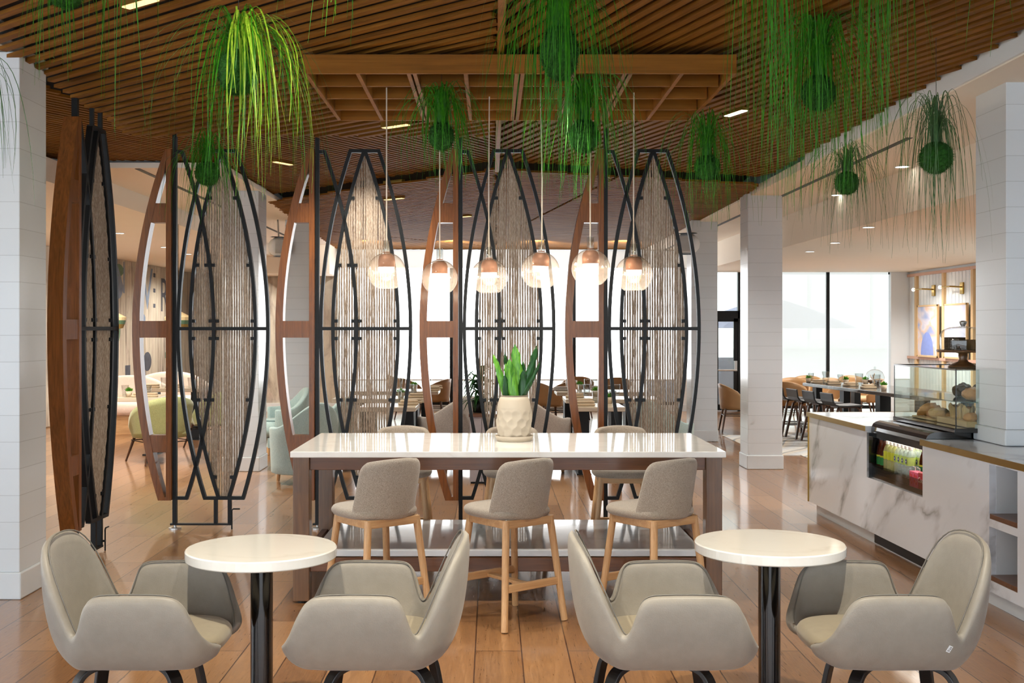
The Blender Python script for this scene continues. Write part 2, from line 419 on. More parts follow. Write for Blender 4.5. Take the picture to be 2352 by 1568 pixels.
# ------------------------------------------------------------------ setting
struct(MB().box(-9,9,-4,27.5,-.12,0), 'floor', M['floor'])
def clip(poly, p, d):
    """segments of the line p + t d inside polygon poly"""
    ts = []
    n = len(poly)
    for i in range(n):
        a = poly[i]; b = poly[(i+1)%n]
        ex, ey = b[0]-a[0], b[1]-a[1]
        den = d[0]*ey-d[1]*ex
        if abs(den) < 1e-9: continue
        t = ((a[0]-p[0])*ey-(a[1]-p[1])*ex)/den
        u = ((a[0]-p[0])*d[1]-(a[1]-p[1])*d[0])/den
        if 0 <= u < 1: ts.append(t)
    ts.sort()
    return [(ts[i], ts[i+1]) for i in range(0, len(ts)-1, 2)]
def slats(poly, dirv, pitch, w, z, name, depth=.021, slope=0, joints=(), rnd=5, dark=True):
    """slatted ceiling panel: real battens under a dark void; joints = positions along the battens where they are butted with a black gap"""
    d = Vector((dirv[0],dirv[1],0)).normalized(); nn = Vector((-d.y,d.x,0))
    if nn.y < 0: nn = -nn
    mb = MB(); r = random.Random(rnd)
    offs = [Vector((x,y,0)).dot(nn) for x,y in poly]
    zz = lambda p: z + slope*(p.y-6.7)
    k = math.floor(min(offs)/pitch)
    while k*pitch < max(offs):
        p0 = nn*(k*pitch)
        for a, b in clip(poly, (p0.x,p0.y), (d.x,d.y)):
            a += r.uniform(0,.05); b -= r.uniform(0,.05)
            cuts = [a]+[j for j in joints if a+.2 < j < b-.2]+[b]
            for q in range(len(cuts)-1):
                s0 = cuts[q]+(.02 if q else 0); s1 = cuts[q+1]-(.02 if q < len(cuts)-2 else 0)
                if s1-s0 < .03: continue
                A = p0+d*s0; B = p0+d*s1; h = nn*(w/2)
                za, zb = zz(A), zz(B)
                mb.hexa([(A-h).to_tuple()[:2]+(za,), (B-h).to_tuple()[:2]+(zb,), (B+h).to_tuple()[:2]+(zb,), (A+h).to_tuple()[:2]+(za,),
                         (A-h).to_tuple()[:2]+(za+depth,), (B-h).to_tuple()[:2]+(zb+depth,), (B+h).to_tuple()[:2]+(zb+depth,), (A+h).to_tuple()[:2]+(za+depth,)])
        k += 1
    a = math.atan2(d.y, d.x)
    Rm = Matrix.Rotation(-a, 4, 'Z')
    mb.v = [tuple(Rm @ Vector(p)) for p in mb.v]
    o = struct(mb, name, M['slat'])
    o.rotation_euler = (0,0,a)
    if dark:
        p = MB(); n = len(poly)
        p.add([(x,y,zz(Vector((x,y,0)))+.20) for x,y in poly]+[(x,y,zz(Vector((x,y,0)))+.22) for x,y in poly],
              [tuple(range(n)), tuple(range(n,2*n))[::-1]]+[(i,(i+1)%n,n+(i+1)%n,n+i) for i in range(n)])
        struct(p, 'ceiling', M['slat_dark'])
    return o
SA = [(-2.87,-4),(.05,-4),(.05,9.0),(-2.87,9.0)]
SB = [(.05,-4),(2.86,-4),(2.93,11.6),(2.88,12.1),(.05,10.95)]
SCp = [(-4.6,7.45),(-2.99,7.45),(-2.89,9.05),(.05,9.05),(.05,10.95),(-2.72,13.75),(-3.15,11.0),(-4.6,10.75)]
SD = [(-2.72,13.75),(.05,10.95),(2.88,12.1),(3.55,22.0),(-3.0,22.0)]
slats(SA, (-1.3,1), .112, .05, 3.205, 'ceiling', slope=-.038, joints=(3.4,), rnd=1)
slats(SB, (-.358,1), .093, .052, 3.22, 'ceiling', joints=(9.75,), rnd=2)
slats(SCp, (.6,1), .074, .038, 3.22, 'ceiling', joints=(10.4,), rnd=3)
slats([(-2.72,13.75),(.05,10.95),(.05,22.0),(-3.0,22.0)], (-1.25,1), .10, .056, 3.14, 'ceiling', joints=(13.2,17.0), rnd=4)
slats([(.05,10.95),(2.88,12.1),(3.55,22.0),(.05,22.0)], (6.5,1), .10, .056, 3.14, 'ceiling', joints=(3.0,), rnd=5)
struct(MB().box(.03,.07,-1.2,7.9,3.19,3.40).box(.03,.07,7.9,11.0,3.12,3.40), 'trim_1', M['box_wood'])
# plaster ceilings, fascias and bulkheads
struct(MB().box(2.95,9,-4,22,3.12,3.2), 'ceiling', M['cream'])
struct(MB().box(2.93,3.0,-4,10.6,3.13,3.30), 'trim_2', M['white'])
struct(MB().box(3.95,9,9.0,22,2.70,3.13), 'ceiling', M['cream'])
struct(MB().box(-9,-2.6,10.9,27.2,3.15,3.2), 'ceiling', M['cream'])
struct(MB().box(-9,-4.04,10.0,27.2,2.94,3.16), 'ceiling', M['cream'])
struct(MB().box(-9,-2.9,-4,7.4,3.28,3.34), 'ceiling', M['cream'])
struct(MB().box(-9,9,-4.1,27.5,3.62,3.72), 'ceiling', M['white'])
for k, x in enumerate((-3.43, 3.32)):
    struct(MB().box(x-.026,x+.026,(10.95,9.0)[k],21.9,(3.146,3.116)[k],(3.16,3.13)[k]), 'trim_%d' % (k+3), M['black'])
# walls
struct(MB().box(-7.35,-7.2,7.0,27.2,0,3.2), 'wall_left', M['cream'])
struct(MB().box(8.1,8.25,-4,7,0,3.6), 'wall_right', M['white'])
struct(MB().box(-7.2,-4.4,27.0,27.15,0,3.2), 'wall_back', M['mural'])
struct(MB().box(-4.5,-3.0,21.95,22.1,0,3.3), 'wall_back', M['mural'])
struct(MB().box(-4.5,-4.4,22.1,27.0,0,3.3), 'wall_side', M['white'])
struct(MB().box(-4.5,-3.0,20.9,21.95,2.62,3.2), 'trim_5', M['cream'])
struct(MB().box(-4.5,-3.0,21.90,21.95,0,.16), 'baseboard_back', M['plinth'])
struct(MB().box(8.1,8.25,7,22.2,0,3.2), 'wall_right', M['white'])
struct(MB().box(7.74,8.1,21.95,22.1,0,2.72), 'wall_return', M['white'])
struct(MB().box(-9.1,-9,-4,7.0,2.6,3.7), 'wall_near', M['white'])
struct(MB().box(-9.1,-7.2,7.0,7.15,0,3.7), 'wall_side', M['white'])
struct(MB().box(-9,9,-4.1,-4.0,2.55,3.7), 'front_light_header', M['white'])  # unseen header, added to keep front daylight off the slat ceiling
# columns with courses of long white tiles and a plinth
def column(x0,x1,y0,y1,z0=0,z1=3.3,pl=.16):
    o = struct(MB().box(x0,x1,y0,y1,z0+pl,z1), 'column', M['tile'], bevel=.004)
    struct(MB().box(x0-.012,x1+.012,y0-.012,y1+.012,z0,z0+pl), 'baseboard_column', M['plinth'], bevel=.008)
column(-3.2,-2.796,6.7,7.1,z1=3.24)
column(-3.02,-2.62,12.7,13.15)
column(-2.94,-2.53,16.1,16.5)
column(3.17,3.6,6.98,7.42,.878,3.2,.10)
column(2.917,3.31,12.9,13.3,z1=3.2)
column(2.83,3.2,16.06,16.46)
# window wall at the far end, roller shades drawn nearly to the floor
M['shade'] = shade_cloth('roller_shade', (.95,.98,1), 3.9, .10)
M['shade_r'] = shade_cloth('roller_shade_sage', (.90,.93,.90), .80, .3)
M['winglass'] = glassy('window_glass', (.97,.98,.98), 1.0, .01)
M['hem'] = glow('unshaded_daylight', (.97,.98,1), 1.9)
YB = 22.0
struct(MB().box(-3.0,4.2,YB,YB+.12,2.86,3.3), 'wall_back', M['white'])
struct(MB().box(4.2,9,YB,YB+.12,2.72,3.3), 'wall_back', M['white'])
struct(MB().box(-3.0,4.2,YB-.14,YB,2.78,3.1), 'trim_6', M['white'])
struct(MB().box(-3.0,3.9,YB-.02,YB+.1,0,.12), 'baseboard_back', M['plinth'])
struct(MB().box(3.6,4.25,YB,YB+.12,0,3.3), 'wall_back', M['white'])
def window(n, x0, x1, z0, z1, shade, zs, bars):
    f = MB()
    f.box(x0,x1,YB+.03,YB+.09,z0,z0+.06).box(x0,x1,YB+.03,YB+.09,z1-.06,z1)
    for b in bars: f.box(b-.03,b+.03,YB-.01,YB+.09,z0,z1)
    o = struct(f, 'window_%d' % n, M['black'])
    MB().box(x0,x1,YB+.055,YB+.062,z0,z1).build('window_pane', M['winglass'], o)
    for a, b in zip([x0]+list(bars), list(bars)+[x1]):
        MB().box(a+.035,b-.035,YB+.012,YB+.016,zs,z1).build('roller_shade', M[shade], o)
        MB().box(a+.035,b-.035,YB+.006,YB+.022,zs-.025,zs).build('hem_bar', M['white'], o)
    return o
window(1, -3.0, 3.6, .12, 2.86, 'shade', .62, (-.79,1.6))
window(2, 5.45, 7.74, .05, 2.72, 'shade_r', .37, (6.53,))
# exit door with a transom
dr = struct(MB().box(4.3,4.36,YB-.02,YB+.08,0,2.86).box(4.78,4.84,YB-.02,YB+.08,0,2.86).box(4.3,4.84,YB-.02,YB+.08,1.80,1.95).box(4.3,4.84,YB-.02,YB+.08,2.78,2.86), 'door_1', M['black'])
lf = MB().box(4.36,4.78,YB,YB+.05,.02,.13).box(4.70,4.78,YB,YB+.05,.02,1.80).box(4.36,4.40,YB,YB+.05,.02,1.80).box(4.36,4.78,YB,YB+.05,1.74,1.80).build('door_leaf', M['black'], dr)
MB().box(4.40,4.70,YB+.02,YB+.026,.13,1.74).build('door_pane', M['winglass'], lf)
MB().tube([(4.38,YB-.07,.80),(4.74,YB-.07,.80)], .018).box(4.70,4.75,YB-.08,YB,.78,.98).build('push_bar', M['steel'], lf)
MB().box(4.36,4.78,YB+.02,YB+.026,1.95,2.78).build('transom_pane', M['winglass'], dr)
struct(MB().box(4.84,5.45,YB,YB+.12,0,2.72), 'wall_back', M['white'])
# outside: terrace, planter wall, neighbouring facade and a patio umbrella seen through the shades
struct(MB().box(-14,20,27.6,45,-.12,-.02).box(-3,20,22.15,27.6,-.12,-.02), 'ground', plain('terrace_paving', (214,212,206), .8, var=.04))
tag(MB().box(3.4,6.2,24.2,24.6,-.02,.98).build('planter_wall', plain('speckled_concrete', (150,152,158), .9, var=.5, scale=120)), 'grey speckled concrete planter wall outside the exit door', 'wall')
fc = MB().box(-6,22,38,38.3,0,9)
fc = struct(fc, 'wall_facade', plain('pale_facade', (222,226,218), .8, var=.02))
for k in range(9):
    MB().box(2.2+k*2.1,2.28+k*2.1,37.95,38.05,1.2,9).build('panel_joint', plain('joint_grey', (176,182,172), .8), fc)
MB().box(2,22,37.6,38,.95,1.25).build('facade_ledge', plain('ledge_grey', (196,202,190), .8), fc)
um = thing('patio_umbrella', 'pale grey patio umbrella seen through the right window shade', 'umbrella', (6.3,25.6,0))
MB().lathe([(1.95,1.62),(1.0,2.02),(.06,2.32),(.0,2.34)], 8).build('canopy', plain('umbrella_cloth', (186,188,206), .9), um, solid=.01)
MB().tube([(0,0,0),(0,0,2.3)], .03).build('pole', M['black'], um)
MB().lathe([(0,0),(.3,0),(.3,.06),(0,.08)], 20).build('base', M['black'], um)
# carpets of the right hand dining area
tag(MB().box(3.9,8.0,13.3,17.4,0,.008).build('patterned_carpet', M['carpet']), 'pale patterned carpet under the long stone table at right', 'carpet')
tag(MB().box(3.45,3.95,14.3,17.0,0,.007).build('patterned_carpet', M['carpet']), 'narrow grey carpet edge between the two right hand columns', 'carpet')
# recessed downlights
def disc(px, py, z, where):
    Y = (z-1.6)*2600/(755-py); x = (px-1130)*Y/2600
    t = thing('ceiling_light', 'round recessed downlight '+where, 'ceiling light', (x,Y,z), 0, 'recessed downlights')
    MB().lathe([(.075,-.004),(.062,-.008),(.058,.0)], 20).build('trim_ring', M['white'], t)
    MB().lathe([(.0,-.003),(.059,-.003)], 20).build('lens', M['downlight'], t)
for a in ((275,535,2.94,'nearest in the left dining room'),(378,567,2.94,'second in the left dining room'),(432,583,2.94,'furthest in the left dining room'),
          (1995,521,2.70,'below the right bulkhead, nearest'),(1918,557,2.70,'below the right bulkhead, second'),(1860,577,2.70,'below the right bulkhead, furthest'),
          (2072,382,3.12,'beside the rightmost hanging plant'),(1922,447,3.12,'behind the small hanging plant at right')):
    disc(*a)
def cell(px, py, h, a, ln, where):
    Y = h*2600/(755-py); x = (px-1130)*Y/2600
    t = thing('linear_light', 'small linear slat light '+where, 'ceiling light', (x,Y,1.6+h), a, 'linear lights between the slats')
    MB().box(-ln/2,ln/2,-.03,.03,0,{8:.245,290:.24}.get(py,.22)).build('housing', M['gold'], t)
    MB().box(-ln/2+.01,ln/2-.01,-.025,.025,-.004,0).build('lens', M['amber_cell' if px < 1200 else 'downlight'], t)
cell(322,8,1.60,2.486,.26,'at the top edge of the picture')
cell(910,290,1.50,2.486,.26,'just behind the lattice')
cell(650,375,1.60,1.03,.26,'above the second tall screen')
cell(1690,260,1.60,1.914,.26,'right of the lattice')
cell(905,457,1.52,2.46,.30,'far back over the middle of the room')
cell(1062,498,1.52,2.46,.30,'farthest back near the windows')
# ceiling speakers
for px, py, Y, w in ((643,567,16.0,'left of the tall screens'), (1578,560,15.0,'beside the right far column')):
    p = at(px,py,Y)
    t = thing('loudspeaker', 'white loudspeaker on a bracket high up '+w, 'speaker', p, .5 if px < 1000 else -.5)
    MB().cushion(0,0,.16,.12,-.14,.14,e=4).build('cabinet', M['white'], t, smooth=True)
    MB().box(-.11,.11,-.128,-.116,-.1,.1).build('grille', plain('speaker_grille', (200,202,200), .7), t, bevel=.01)
    MB().tube([(0,.05,.1),(0,.1,(3.15 if px < 1000 else 3.34)-p[2])], .012).build('bracket', M['steel'], t)
# ------------------------------------------------------------------ communal table
X0, X1, YF, YK = -1.168, 1.355, 6.546, 7.72
t = thing('communal_table', 'long white quartz topped communal table with dark walnut legs', 'table', (0,0,0))
MB().box(X0,X1,YF,YK,.855,.89).build('tabletop', M['quartz'], t, bevel=.004)
for lx in (X0+.008, X1-.108):
    for ly in (YF+.05, YK-.15):
        lg_ = MB().box(lx,lx+.095,ly,ly+.1,.012,.855).build('leg', M['walnut_z'], t, bevel=.004)
        MB().lathe([(0,0),(.03,0),(.03,.012),(0,.012)], 12, (lx+.047,ly+.05,0)).build('foot', M['black'], lg_)
for nm, b in (('apron',(X0+.103,X1-.108,YF+.07,YF+.1,.775,.855)),('apron',(X0+.103,X1-.108,YK-.1,YK-.07,.775,.855)),('apron',(X0+.03,X0+.06,YF+.15,YK-.15,.775,.855)),('apron',(X1-.06,X1-.03,YF+.15,YK-.15,.775,.855))):
    MB().box(*b).build(nm, M['walnut_x'], t, bevel=.003)
MB().box(X0+.12,X1-.12,YF+.085,YK-.02,.268,.303).build('ledge_slab', M['quartz_grey'], t, bevel=.003)
for b in ((X0+.103,X1-.108,YF+.08,YF+.12,.18,.262),(X0+.103,X1-.108,YK-.12,YK-.08,.18,.262),(X0+.03,X0+.07,YF+.15,YK-.15,.18,.262),(X1-.07,X1-.03,YF+.15,YK-.15,.18,.262)):
    MB().box(*b).build('stretcher', M['walnut_x'], t, bevel=.003)
# ------------------------------------------------------------------ counter stools
def make_stool(label):
    t = thing('counter_stool', label, 'stool', (0,0,0), 0, 'upholstered counter stools at the communal table')
    MB().cushion(0,.03,.215,.225,.575,.628,e=2.7,dome=.012).build('seat', M['tweed'], t, smooth=True)
    rows = []
    for j in range(11):
        v = j/10
        hw = .214 - .012*v - (.036*((v-.8)/.2)**2.6 if v > .8 else 0)
        row = []
        for i in range(13):
            u = -1+2*i/12
            x = hw*u
            y = -.20 - .035*v + (.15-.07*v)*abs(u)**2.4
            z = .578 + .325*v*(1-.018*abs(u)**4) - .01*(1-abs(u))*(1-v)
            row.append((x,y,z))
        rows.append(row)
    MB().grid(rows).build('backrest', M['tweed'], t, smooth=True, solid=.042, sub=1, off=-1)
    for sx in (-1,1):
        for sy in (-1,1):
            MB().tube([(sx*.155,sy*.155,.575),(sx*.212,sy*.212,.004)], [.0205,.0185], 14).build('leg', M['ash'], t, smooth=False)
    MB().box(-.165,.165,-.175,-.15,.535,.578).box(-.165,.165,.15,.175,.535,.578).box(-.175,-.15,-.15,.15,.535,.578).box(.15,.175,-.15,.15,.535,.578).build('seat_frame', M['ash_x'], t, bevel=.003)
    for sy in (-1,1):
        MB().box(-.185,.185,sy*.188-.011,sy*.188+.011,.20,.242).build('footrest', M['ash_x'], t, bevel=.004)
    MB().box(-.022,.022,-.178,.178,.206,.224).build('stretcher', M['ash_x'], t, bevel=.003)
    return t
st = make_stool('oatmeal tweed counter stool at the left end of the front row')
st.location = (-.635,6.25,0); st.rotation_euler = (0,0,math.radians(38.5))
dup(st, (.10,6.25,0), math.radians(38.5), 'oatmeal tweed counter stool in the middle of the front row')
dup(st, (.892,6.25,0), math.radians(37.5), 'oatmeal tweed counter stool at the right end of the front row')
dup(st, (-.635,7.97,0), math.radians(180), 'counter stool behind the communal table at its left end, only its back showing')
dup(st, (.150,7.97,0), math.radians(183), 'counter stool behind the communal table, hidden in part by the potted snake plant')
dup(st, (.915,7.97,0), math.radians(178), 'counter stool behind the communal table at its right end')
# ------------------------------------------------------------------ snake plant
sx_, sy_ = .141, 7.19
t = thing('saucer', 'round cream ceramic saucer under the potted snake plant', 'saucer', (sx_,sy_,.8905))
MB().lathe([(0,.006),(.105,.006),(.118,.034),(.122,.034),(.109,0),(.108,0)], 40).build('dish', M['pot'], t, smooth=True)
for k in range(3):
    MB().lathe([(0,0),(.006,0),(.006,.003),(0,.004)], 8, (.09*math.cos(k*2.1+.5),.09*math.sin(k*2.1+.5),-.0005)).build('foot', M['clear_glass'], t)
t = thing('potted_snake_plant', 'snake plant in a cream dimpled honeycomb pot on the communal table', 'plant', (sx_,sy_,.898))
rows = []
NZ, NA = 64, 128
for j in range(NZ+1):
    v = j/NZ; z = .282*v
    r0 = .088+.027*math.sin(PI*min(1,(v*.93+.08)))**.9
    if v > .9: r0 -= .012*((v-.9)/.1)**2
    row = []
    for i in range(NA):
        a = 2*PI*i/NA
        # hexagonal dimples, fading out toward the plain rim
        hh = .062; best = 9
        rr = z/(hh*.87); jr = math.floor(rr)
        for q in (jr-1,jr,jr+1,jr+2):
            n = 11
            s_ = a/(2*PI)*n - (.5 if q % 2 else 0)
            c_ = round(s_)
            jx = .16*math.sin(q*7.1+c_*3.3); jy = .16*math.sin(q*4.7+c_*5.9)
            dx = (s_-c_-jx)*2*PI*r0/n/hh*1.0; dy = (rr-q-jy)*.87
            best = min(best, math.hypot(dx,dy))
        fade = max(0,min(1,(.72-v)/.14))
        r = r0 - fade*.011*max(0, 1-(best/.56)**2)
        row.append((r*math.cos(a), r*math.sin(a), z))
    rows.append(row)
pm = MB().grid(rows, True)
pm.lathe([(.088,.282),(.078,.282),(.076,.25)], 64); pm.lathe([(0,0),(.088,0)], 64)
pm.build('pot', M['pot'], t, smooth=True)
MB().ball((0,0,.255), .079, 24, 10, sz=.28).build('top_moss', M['moss'], t, smooth=True)
def strap(base, tip, w, bend, m, par, twist=0, name='leaf'):
    b = Vector(base); e = Vector(tip); d = e-b
    ax = Vector((math.cos(twist), math.sin(twist), 0))
    nn = d.cross(ax).normalized()
    rows = []
    for j in range(11):
        v = j/10
        p = b+d*v+nn*(bend*math.sin(PI*v))+Vector((0,0,.0))
        ww = w*(.55+.45*math.sin(PI*min(1,v*1.25)**.8 if v < .8 else PI/2))*(1-max(0,(v-.55)/.45)**2.2)
        rows.append([p+ax*ww*q+nn*(-.25*ww*(1-abs(q))) for q in (-1,-.5,0,.5,1)])
    return MB().grid(rows).build(name, m, par, smooth=True, solid=.003)
for (bx,by,tx,ty,tz,w,bd,tw) in ((-.02,.0,-.03,.0,.47,.022,.012,.1),(-.045,.01,-.135,.0,.50,.016,-.02,.2),(.03,.01,.005,.02,.56,.026,.016,-.1),(.045,.02,.145,.03,.555,.02,-.02,.25),
                              (.04,-.02,.165,-.02,.45,.011,-.016,.3),(.0,-.03,-.055,-.03,.44,.02,.01,-.3),(.02,-.03,-.0,-.05,.42,.014,.02,.5),(-.02,.03,-.06,.05,.51,.02,.0,.9),
                              (.02,.04,.06,.05,.45,.02,.01,-.7),(-.05,-.01,-.06,-.03,.37,.013,.0,.2),(.05,-.01,.06,-.02,.40,.02,.012,-.2)):
    strap((bx,by,.25),(tx,ty,tz+.045),w*1.6,bd,M['leaf_dark' if int(bx*1000+tx*977) % 3 == 0 else 'leaf'],t,tw)
# ------------------------------------------------------------------ pendant lamps over the table
def pendant(x, y, zc, tilt, label, rib):
    t = thing('pendant_lamp', label, 'pendant lamp', (x,y,zc), rib, 'glass globe pendants over the communal table')
    t.rotation_euler = (0, tilt, rib)
    R_ = .117; rows = []
    n = 72
    for j in range(25):
        q = math.radians(12+ (148-12)*j/24)
        row = []
        for k in range(n):
            a = 2*PI*k/n
            g = 1-.010*(k % 3 == 0)*(1 if k < n*.42 else 0)
            row.append((R_*g*math.sin(q)*math.cos(a), R_*g*math.sin(q)*math.sin(a), R_*math.cos(q)))
        rows.append(row)
    gs_ = MB().grid(rows, True).build('globe_shade', M['amber_glass'], t, smooth=True)
    MB().lathe([(R_*math.sin(math.radians(148))-.001,R_*math.cos(math.radians(148))),(R_*math.sin(math.radians(148))-.006,R_*math.cos(math.radians(148))-.002)], 48).build('rim', M['amber_glass'], gs_, smooth=True)
    cu_ = MB().lathe([(0,.112),(.028,.110),(.045,.096),(.052,.075),(.052,.028),(.049,.028),(.049,.074),(.04,.092),(0,.104)], 32).build('cup', M['copper'], t, smooth=True)
    MB().lathe([(.049,.026),(.049,-.045),(.046,-.05)], 32).build('inner_sleeve', glassy_sleeve, cu_, smooth=True)
    MB().lathe([(0,.03),(.047,.03),(.047,.004),(.04,-.004),(0,-.006)], 28).build('bulb', M['bulb'], cu_, smooth=True)
    MB().lathe([(.016,.118),(.022,.118),(.022,.122),(.016,.122)], 16).build('collar', M['copper'], t)
    MB().lathe([(.021,.122),(.021,.192),(.016,.192),(.016,.13)], 20).build('glass_neck', M['clear_glass'], t, smooth=True)
    L = 3.08-zc
    MB().tube([(0,0,.12),(0,0,.19),(math.sin(-tilt)*L*.3,0,L*.5),(math.sin(-tilt)*L,0,L)], .0042, 6).build('cord', M['cord'], t)
    return t
glassy_sleeve = glassy('sleeve_glass', (1,.97,.92), .5, .05)
pls = ((888,624,6.95,0,'first from the left'),(1010,638,7.42,0,'second from the left, hanging low'),(1124,636,7.22,.03,'third from the left'),(1241,622,6.9,-.05,'third from the right, tilted slightly'),(1357,616,6.9,-.03,'second from the right, hanging highest'),(1456,630,7.1,.04,'rightmost'))
for i, (px,py,Y,tl,w) in enumerate(pls):
    p = at(px,py,Y)
    pendant(p[0],p[1],p[2],tl,'blush glass globe pendant with copper cup, '+w+' over the table', (2.4,.3,4.1,2.9,.9,4.4)[i])
# ------------------------------------------------------------------ ceiling lattice
t = thing('ceiling_lattice', 'wooden lattice box hung from the slats above the communal table', 'ceiling lattice', (0,0,0))
lx0, lx1, ly0, ly1, lz0, lz1 = -1.085, 1.405, 6.5, 7.98, 3.066, 3.176
MB().box(lx0,lx1,ly0,ly0+.022,lz0,lz1).build('front_board', M['box_wood'], t, bevel=.002)
MB().box(lx0,lx1,ly1-.022,ly1,lz0,lz1).build('back_board', M['box_wood'], t, bevel=.002)
W4 = (lx1-lx0)/4
for k in range(5):
    x = lx0+W4*k
    for s_ in ((-.0,) if k in (0,4) else (-.017,.017)):
        xa = x+s_+(.012 if k == 0 else -.012 if k == 4 else 0)
        MB().box(xa-.012,xa+.012,ly0+.022,ly1-.022,lz0,lz1-.01).build('rib', M['box_wood'], t, bevel=.002)
    if k < 4: MB().box(x+W4/2-.012,x+W4/2+.012,ly0+.022,ly1-.022,lz0,lz1-.01).build('rib', M['box_wood'], t, bevel=.002)
for k in range(1,4):
    y = ly0+(ly1-ly0)*k/4
    for q in range(4):
        MB().box(lx0+W4*q+.03,lx0+W4*(q+1)-.03,y-.011,y+.011,lz0+.004,lz1-.012).build('cross_board', M['box_wood'], t, bevel=.002)
MB().box(lx0+.01,lx1-.01,ly0+.01,ly1-.01,lz1-.004,lz1+.004).build('top_panel', M['slat_dark'], t)
for x in (lx0+.3,lx1-.3):
    for y in (ly0+.3,ly1-.3):
        MB().tube([(x,y,lz1-.02),(x,y,3.24)], .006).build('hanger', M['black'], t)
# ------------------------------------------------------------------ surfboard shaped divider screens
K = 287.0
def par(mid, top, bot, dy):
    return mid+(top-mid)*(dy/-411.0)**2 if dy < 0 else mid+(bot-mid)*(dy/388.0)**2
def arc(mid, top, bot, y0=-408, y1=388, n=26):
    return [(par(mid,top,bot,y0+(y1-y0)*i/n)/K, 0, -(y0+(y1-y0)*i/n)/K) for i in range(n+1)]
def make_screen(label, extra=False):
    t = thing('divider_screen', label, 'room divider', (0,0,1.6), 0, 'surfboard shaped divider screens')
    Wd = (0,1,0)
    # walnut fin: curved stile, straight stile, blocks
    f = MB()
    n = 30; out = []; inn = []
    for i in range(n+1):
        dy = -411+803*i/n
        xo = par(-94,-19,-35,dy*388/392 if dy > 0 else dy)
        out.append((xo/K, -dy/K)); inn.append((min(xo+17,-17)/K, -dy/K))
    for i in range(n):
        a, b, c, d = out[i], inn[i], inn[i+1], out[i+1]
        f.hexa([(d[0],-.052,d[1]),(c[0],-.052,c[1]),(c[0],.052,c[1]),(d[0],.052,d[1]),(a[0],-.052,a[1]),(b[0],-.052,b[1]),(b[0],.052,b[1]),(a[0],.052,a[1])])
    fin = f.build('fin', M['walnut'], t)
    MB().box(-17/K,-5/K,-.052,.052,-392/K,411/K).build('stile', M['walnut'], t, bevel=.002)
    for y0, y1 in ((-287,-243),(-18,20),(243,282),(384,392)):
        pl = []
        for q in range(7):
            dy = y0+(y1-y0)*q/6
            pl.append(((par(-94,-19,-35,dy)+15)/K, -dy/K))
        poly = [(-17/K,-y0/K)]+pl+[(-17/K,-y1/K)]
        MB().prism(poly,-.048,.048,'y').build('block', M['walnut'], t)
    MB().box(-4.5/K,4.5/K,-.02,.02,-446/K,(3.20-1.6)).build('post', M['black'], t)
    w, d = 7.6/K, .042
    MB().bar(arc(90,15,27), w, d, Wd).build('frame_arc', M['black'], t)
    MB().bar(arc(8.5,77,69), w, d, Wd).build('frame_arc', M['black'], t)
    MB().bar(arc(214,140,157), w, d, Wd).build('frame_arc', M['black'], t)
    MB().bar(arc(36,108.5,101), w, d, Wd).build('frame_arc', M['black'], t)
    MB().bar(arc(185.5,108.5,124), w, d, Wd).build('frame_arc', M['black'], t)
    for a, b, z in ((73,144,408),(66,160,-388),(0,18,406),(0,30,-388)):
        MB().box(a/K,b/K,-.0205,.0205,z/K-w/2,z/K+w/2).build('frame_rail', M['black'], t)
    MB().box(4/K,214/K,-.0215,.0215,-w/2+.002,w/2+.002).build('crossbar', M['black'], t)
    for x in (94,126):
        MB().box(x/K-.0135,x/K+.0135,-.018,.018,-447/K,-388/K).build('lower_post', M['black'], t)
    bb_ = MB().box(-10/K,131/K,-.02,.02,-450/K,-446/K).build('base_bar', M['black'], t)
    MB().lathe([(.0,-1.6),(.05,-1.6),(.05,-1.588),(.012,-1.584),(.012,-450/K),(.022,-450/K),(.0,-449/K)], 20).build('foot', M['steel'], bb_)
    MB().tube([(132.5/K,-.03,-1.598),(132.5/K,-.03,-415/K),(136/K,-.03,-412/K),(151/K,-.03,-412/K)], .006).box(129/K,133/K,-.036,-.018,-440/K,-436/K).build('drop_bolt', M['black'], t)
    # panel of upright bark reeds inside the inner board
    p = MB(); r = random.Random(5)
    npx = 26; pit = (185.5-36)/npx
    for i in range(npx):
        x = 36+pit*(i+.5)
        up = -408*math.sqrt(max(0,(x-36)/72.5)) if x < 108.5 else -408*math.sqrt(max(0,(185.5-x)/77))
        lo = 388*math.sqrt(max(0,(x-36)/65)) if x < 101 else 388 if x < 124 else 388*math.sqrt(max(0,(185.5-x)/61.5))
        up = max(up,-400)+4; lo = lo-4
        if lo-up < 20: continue
        m_ = max(4,int((lo-up)/14)); bw = r.uniform(.0135,.0195); ph = r.uniform(0,6)
        vs = []; fs = []
        for j in range(m_+1):
            z = -(up+(lo-up)*j/m_)/K
            ww = bw*r.uniform(.88,1.12)/2; xc = x/K+.0012*math.sin(z*5+ph)+r.uniform(-.0008,.0008); dd = .006
            vs += [(xc-ww,-dd*.4,z),(xc,-dd,z),(xc+ww,-dd*.4,z),(xc+ww*.6,dd,z),(xc-ww*.6,dd,z)]
        for j in range(m_):
            for k in range(5):
                fs.append((j*5+k,(j+1)*5+k,(j+1)*5+(k+1)%5,j*5+(k+1)%5))
        p.add(vs, fs)
    p.build('reed_panel', M['reed'], t)
    # small square clips that hold the panel
    ps = []
    for dy in (-300,-146,-18,22,163,340):
        xl = par(36,108.5,101,dy)+7; xr = par(185.5,108.5,124,dy)-7; xm = par(90,15,27,dy)
        ps += [(xl,dy),(xr,dy)]
        if xl+8 < xm < xr: ps += [(xm-8,dy),(xm+8,dy)]
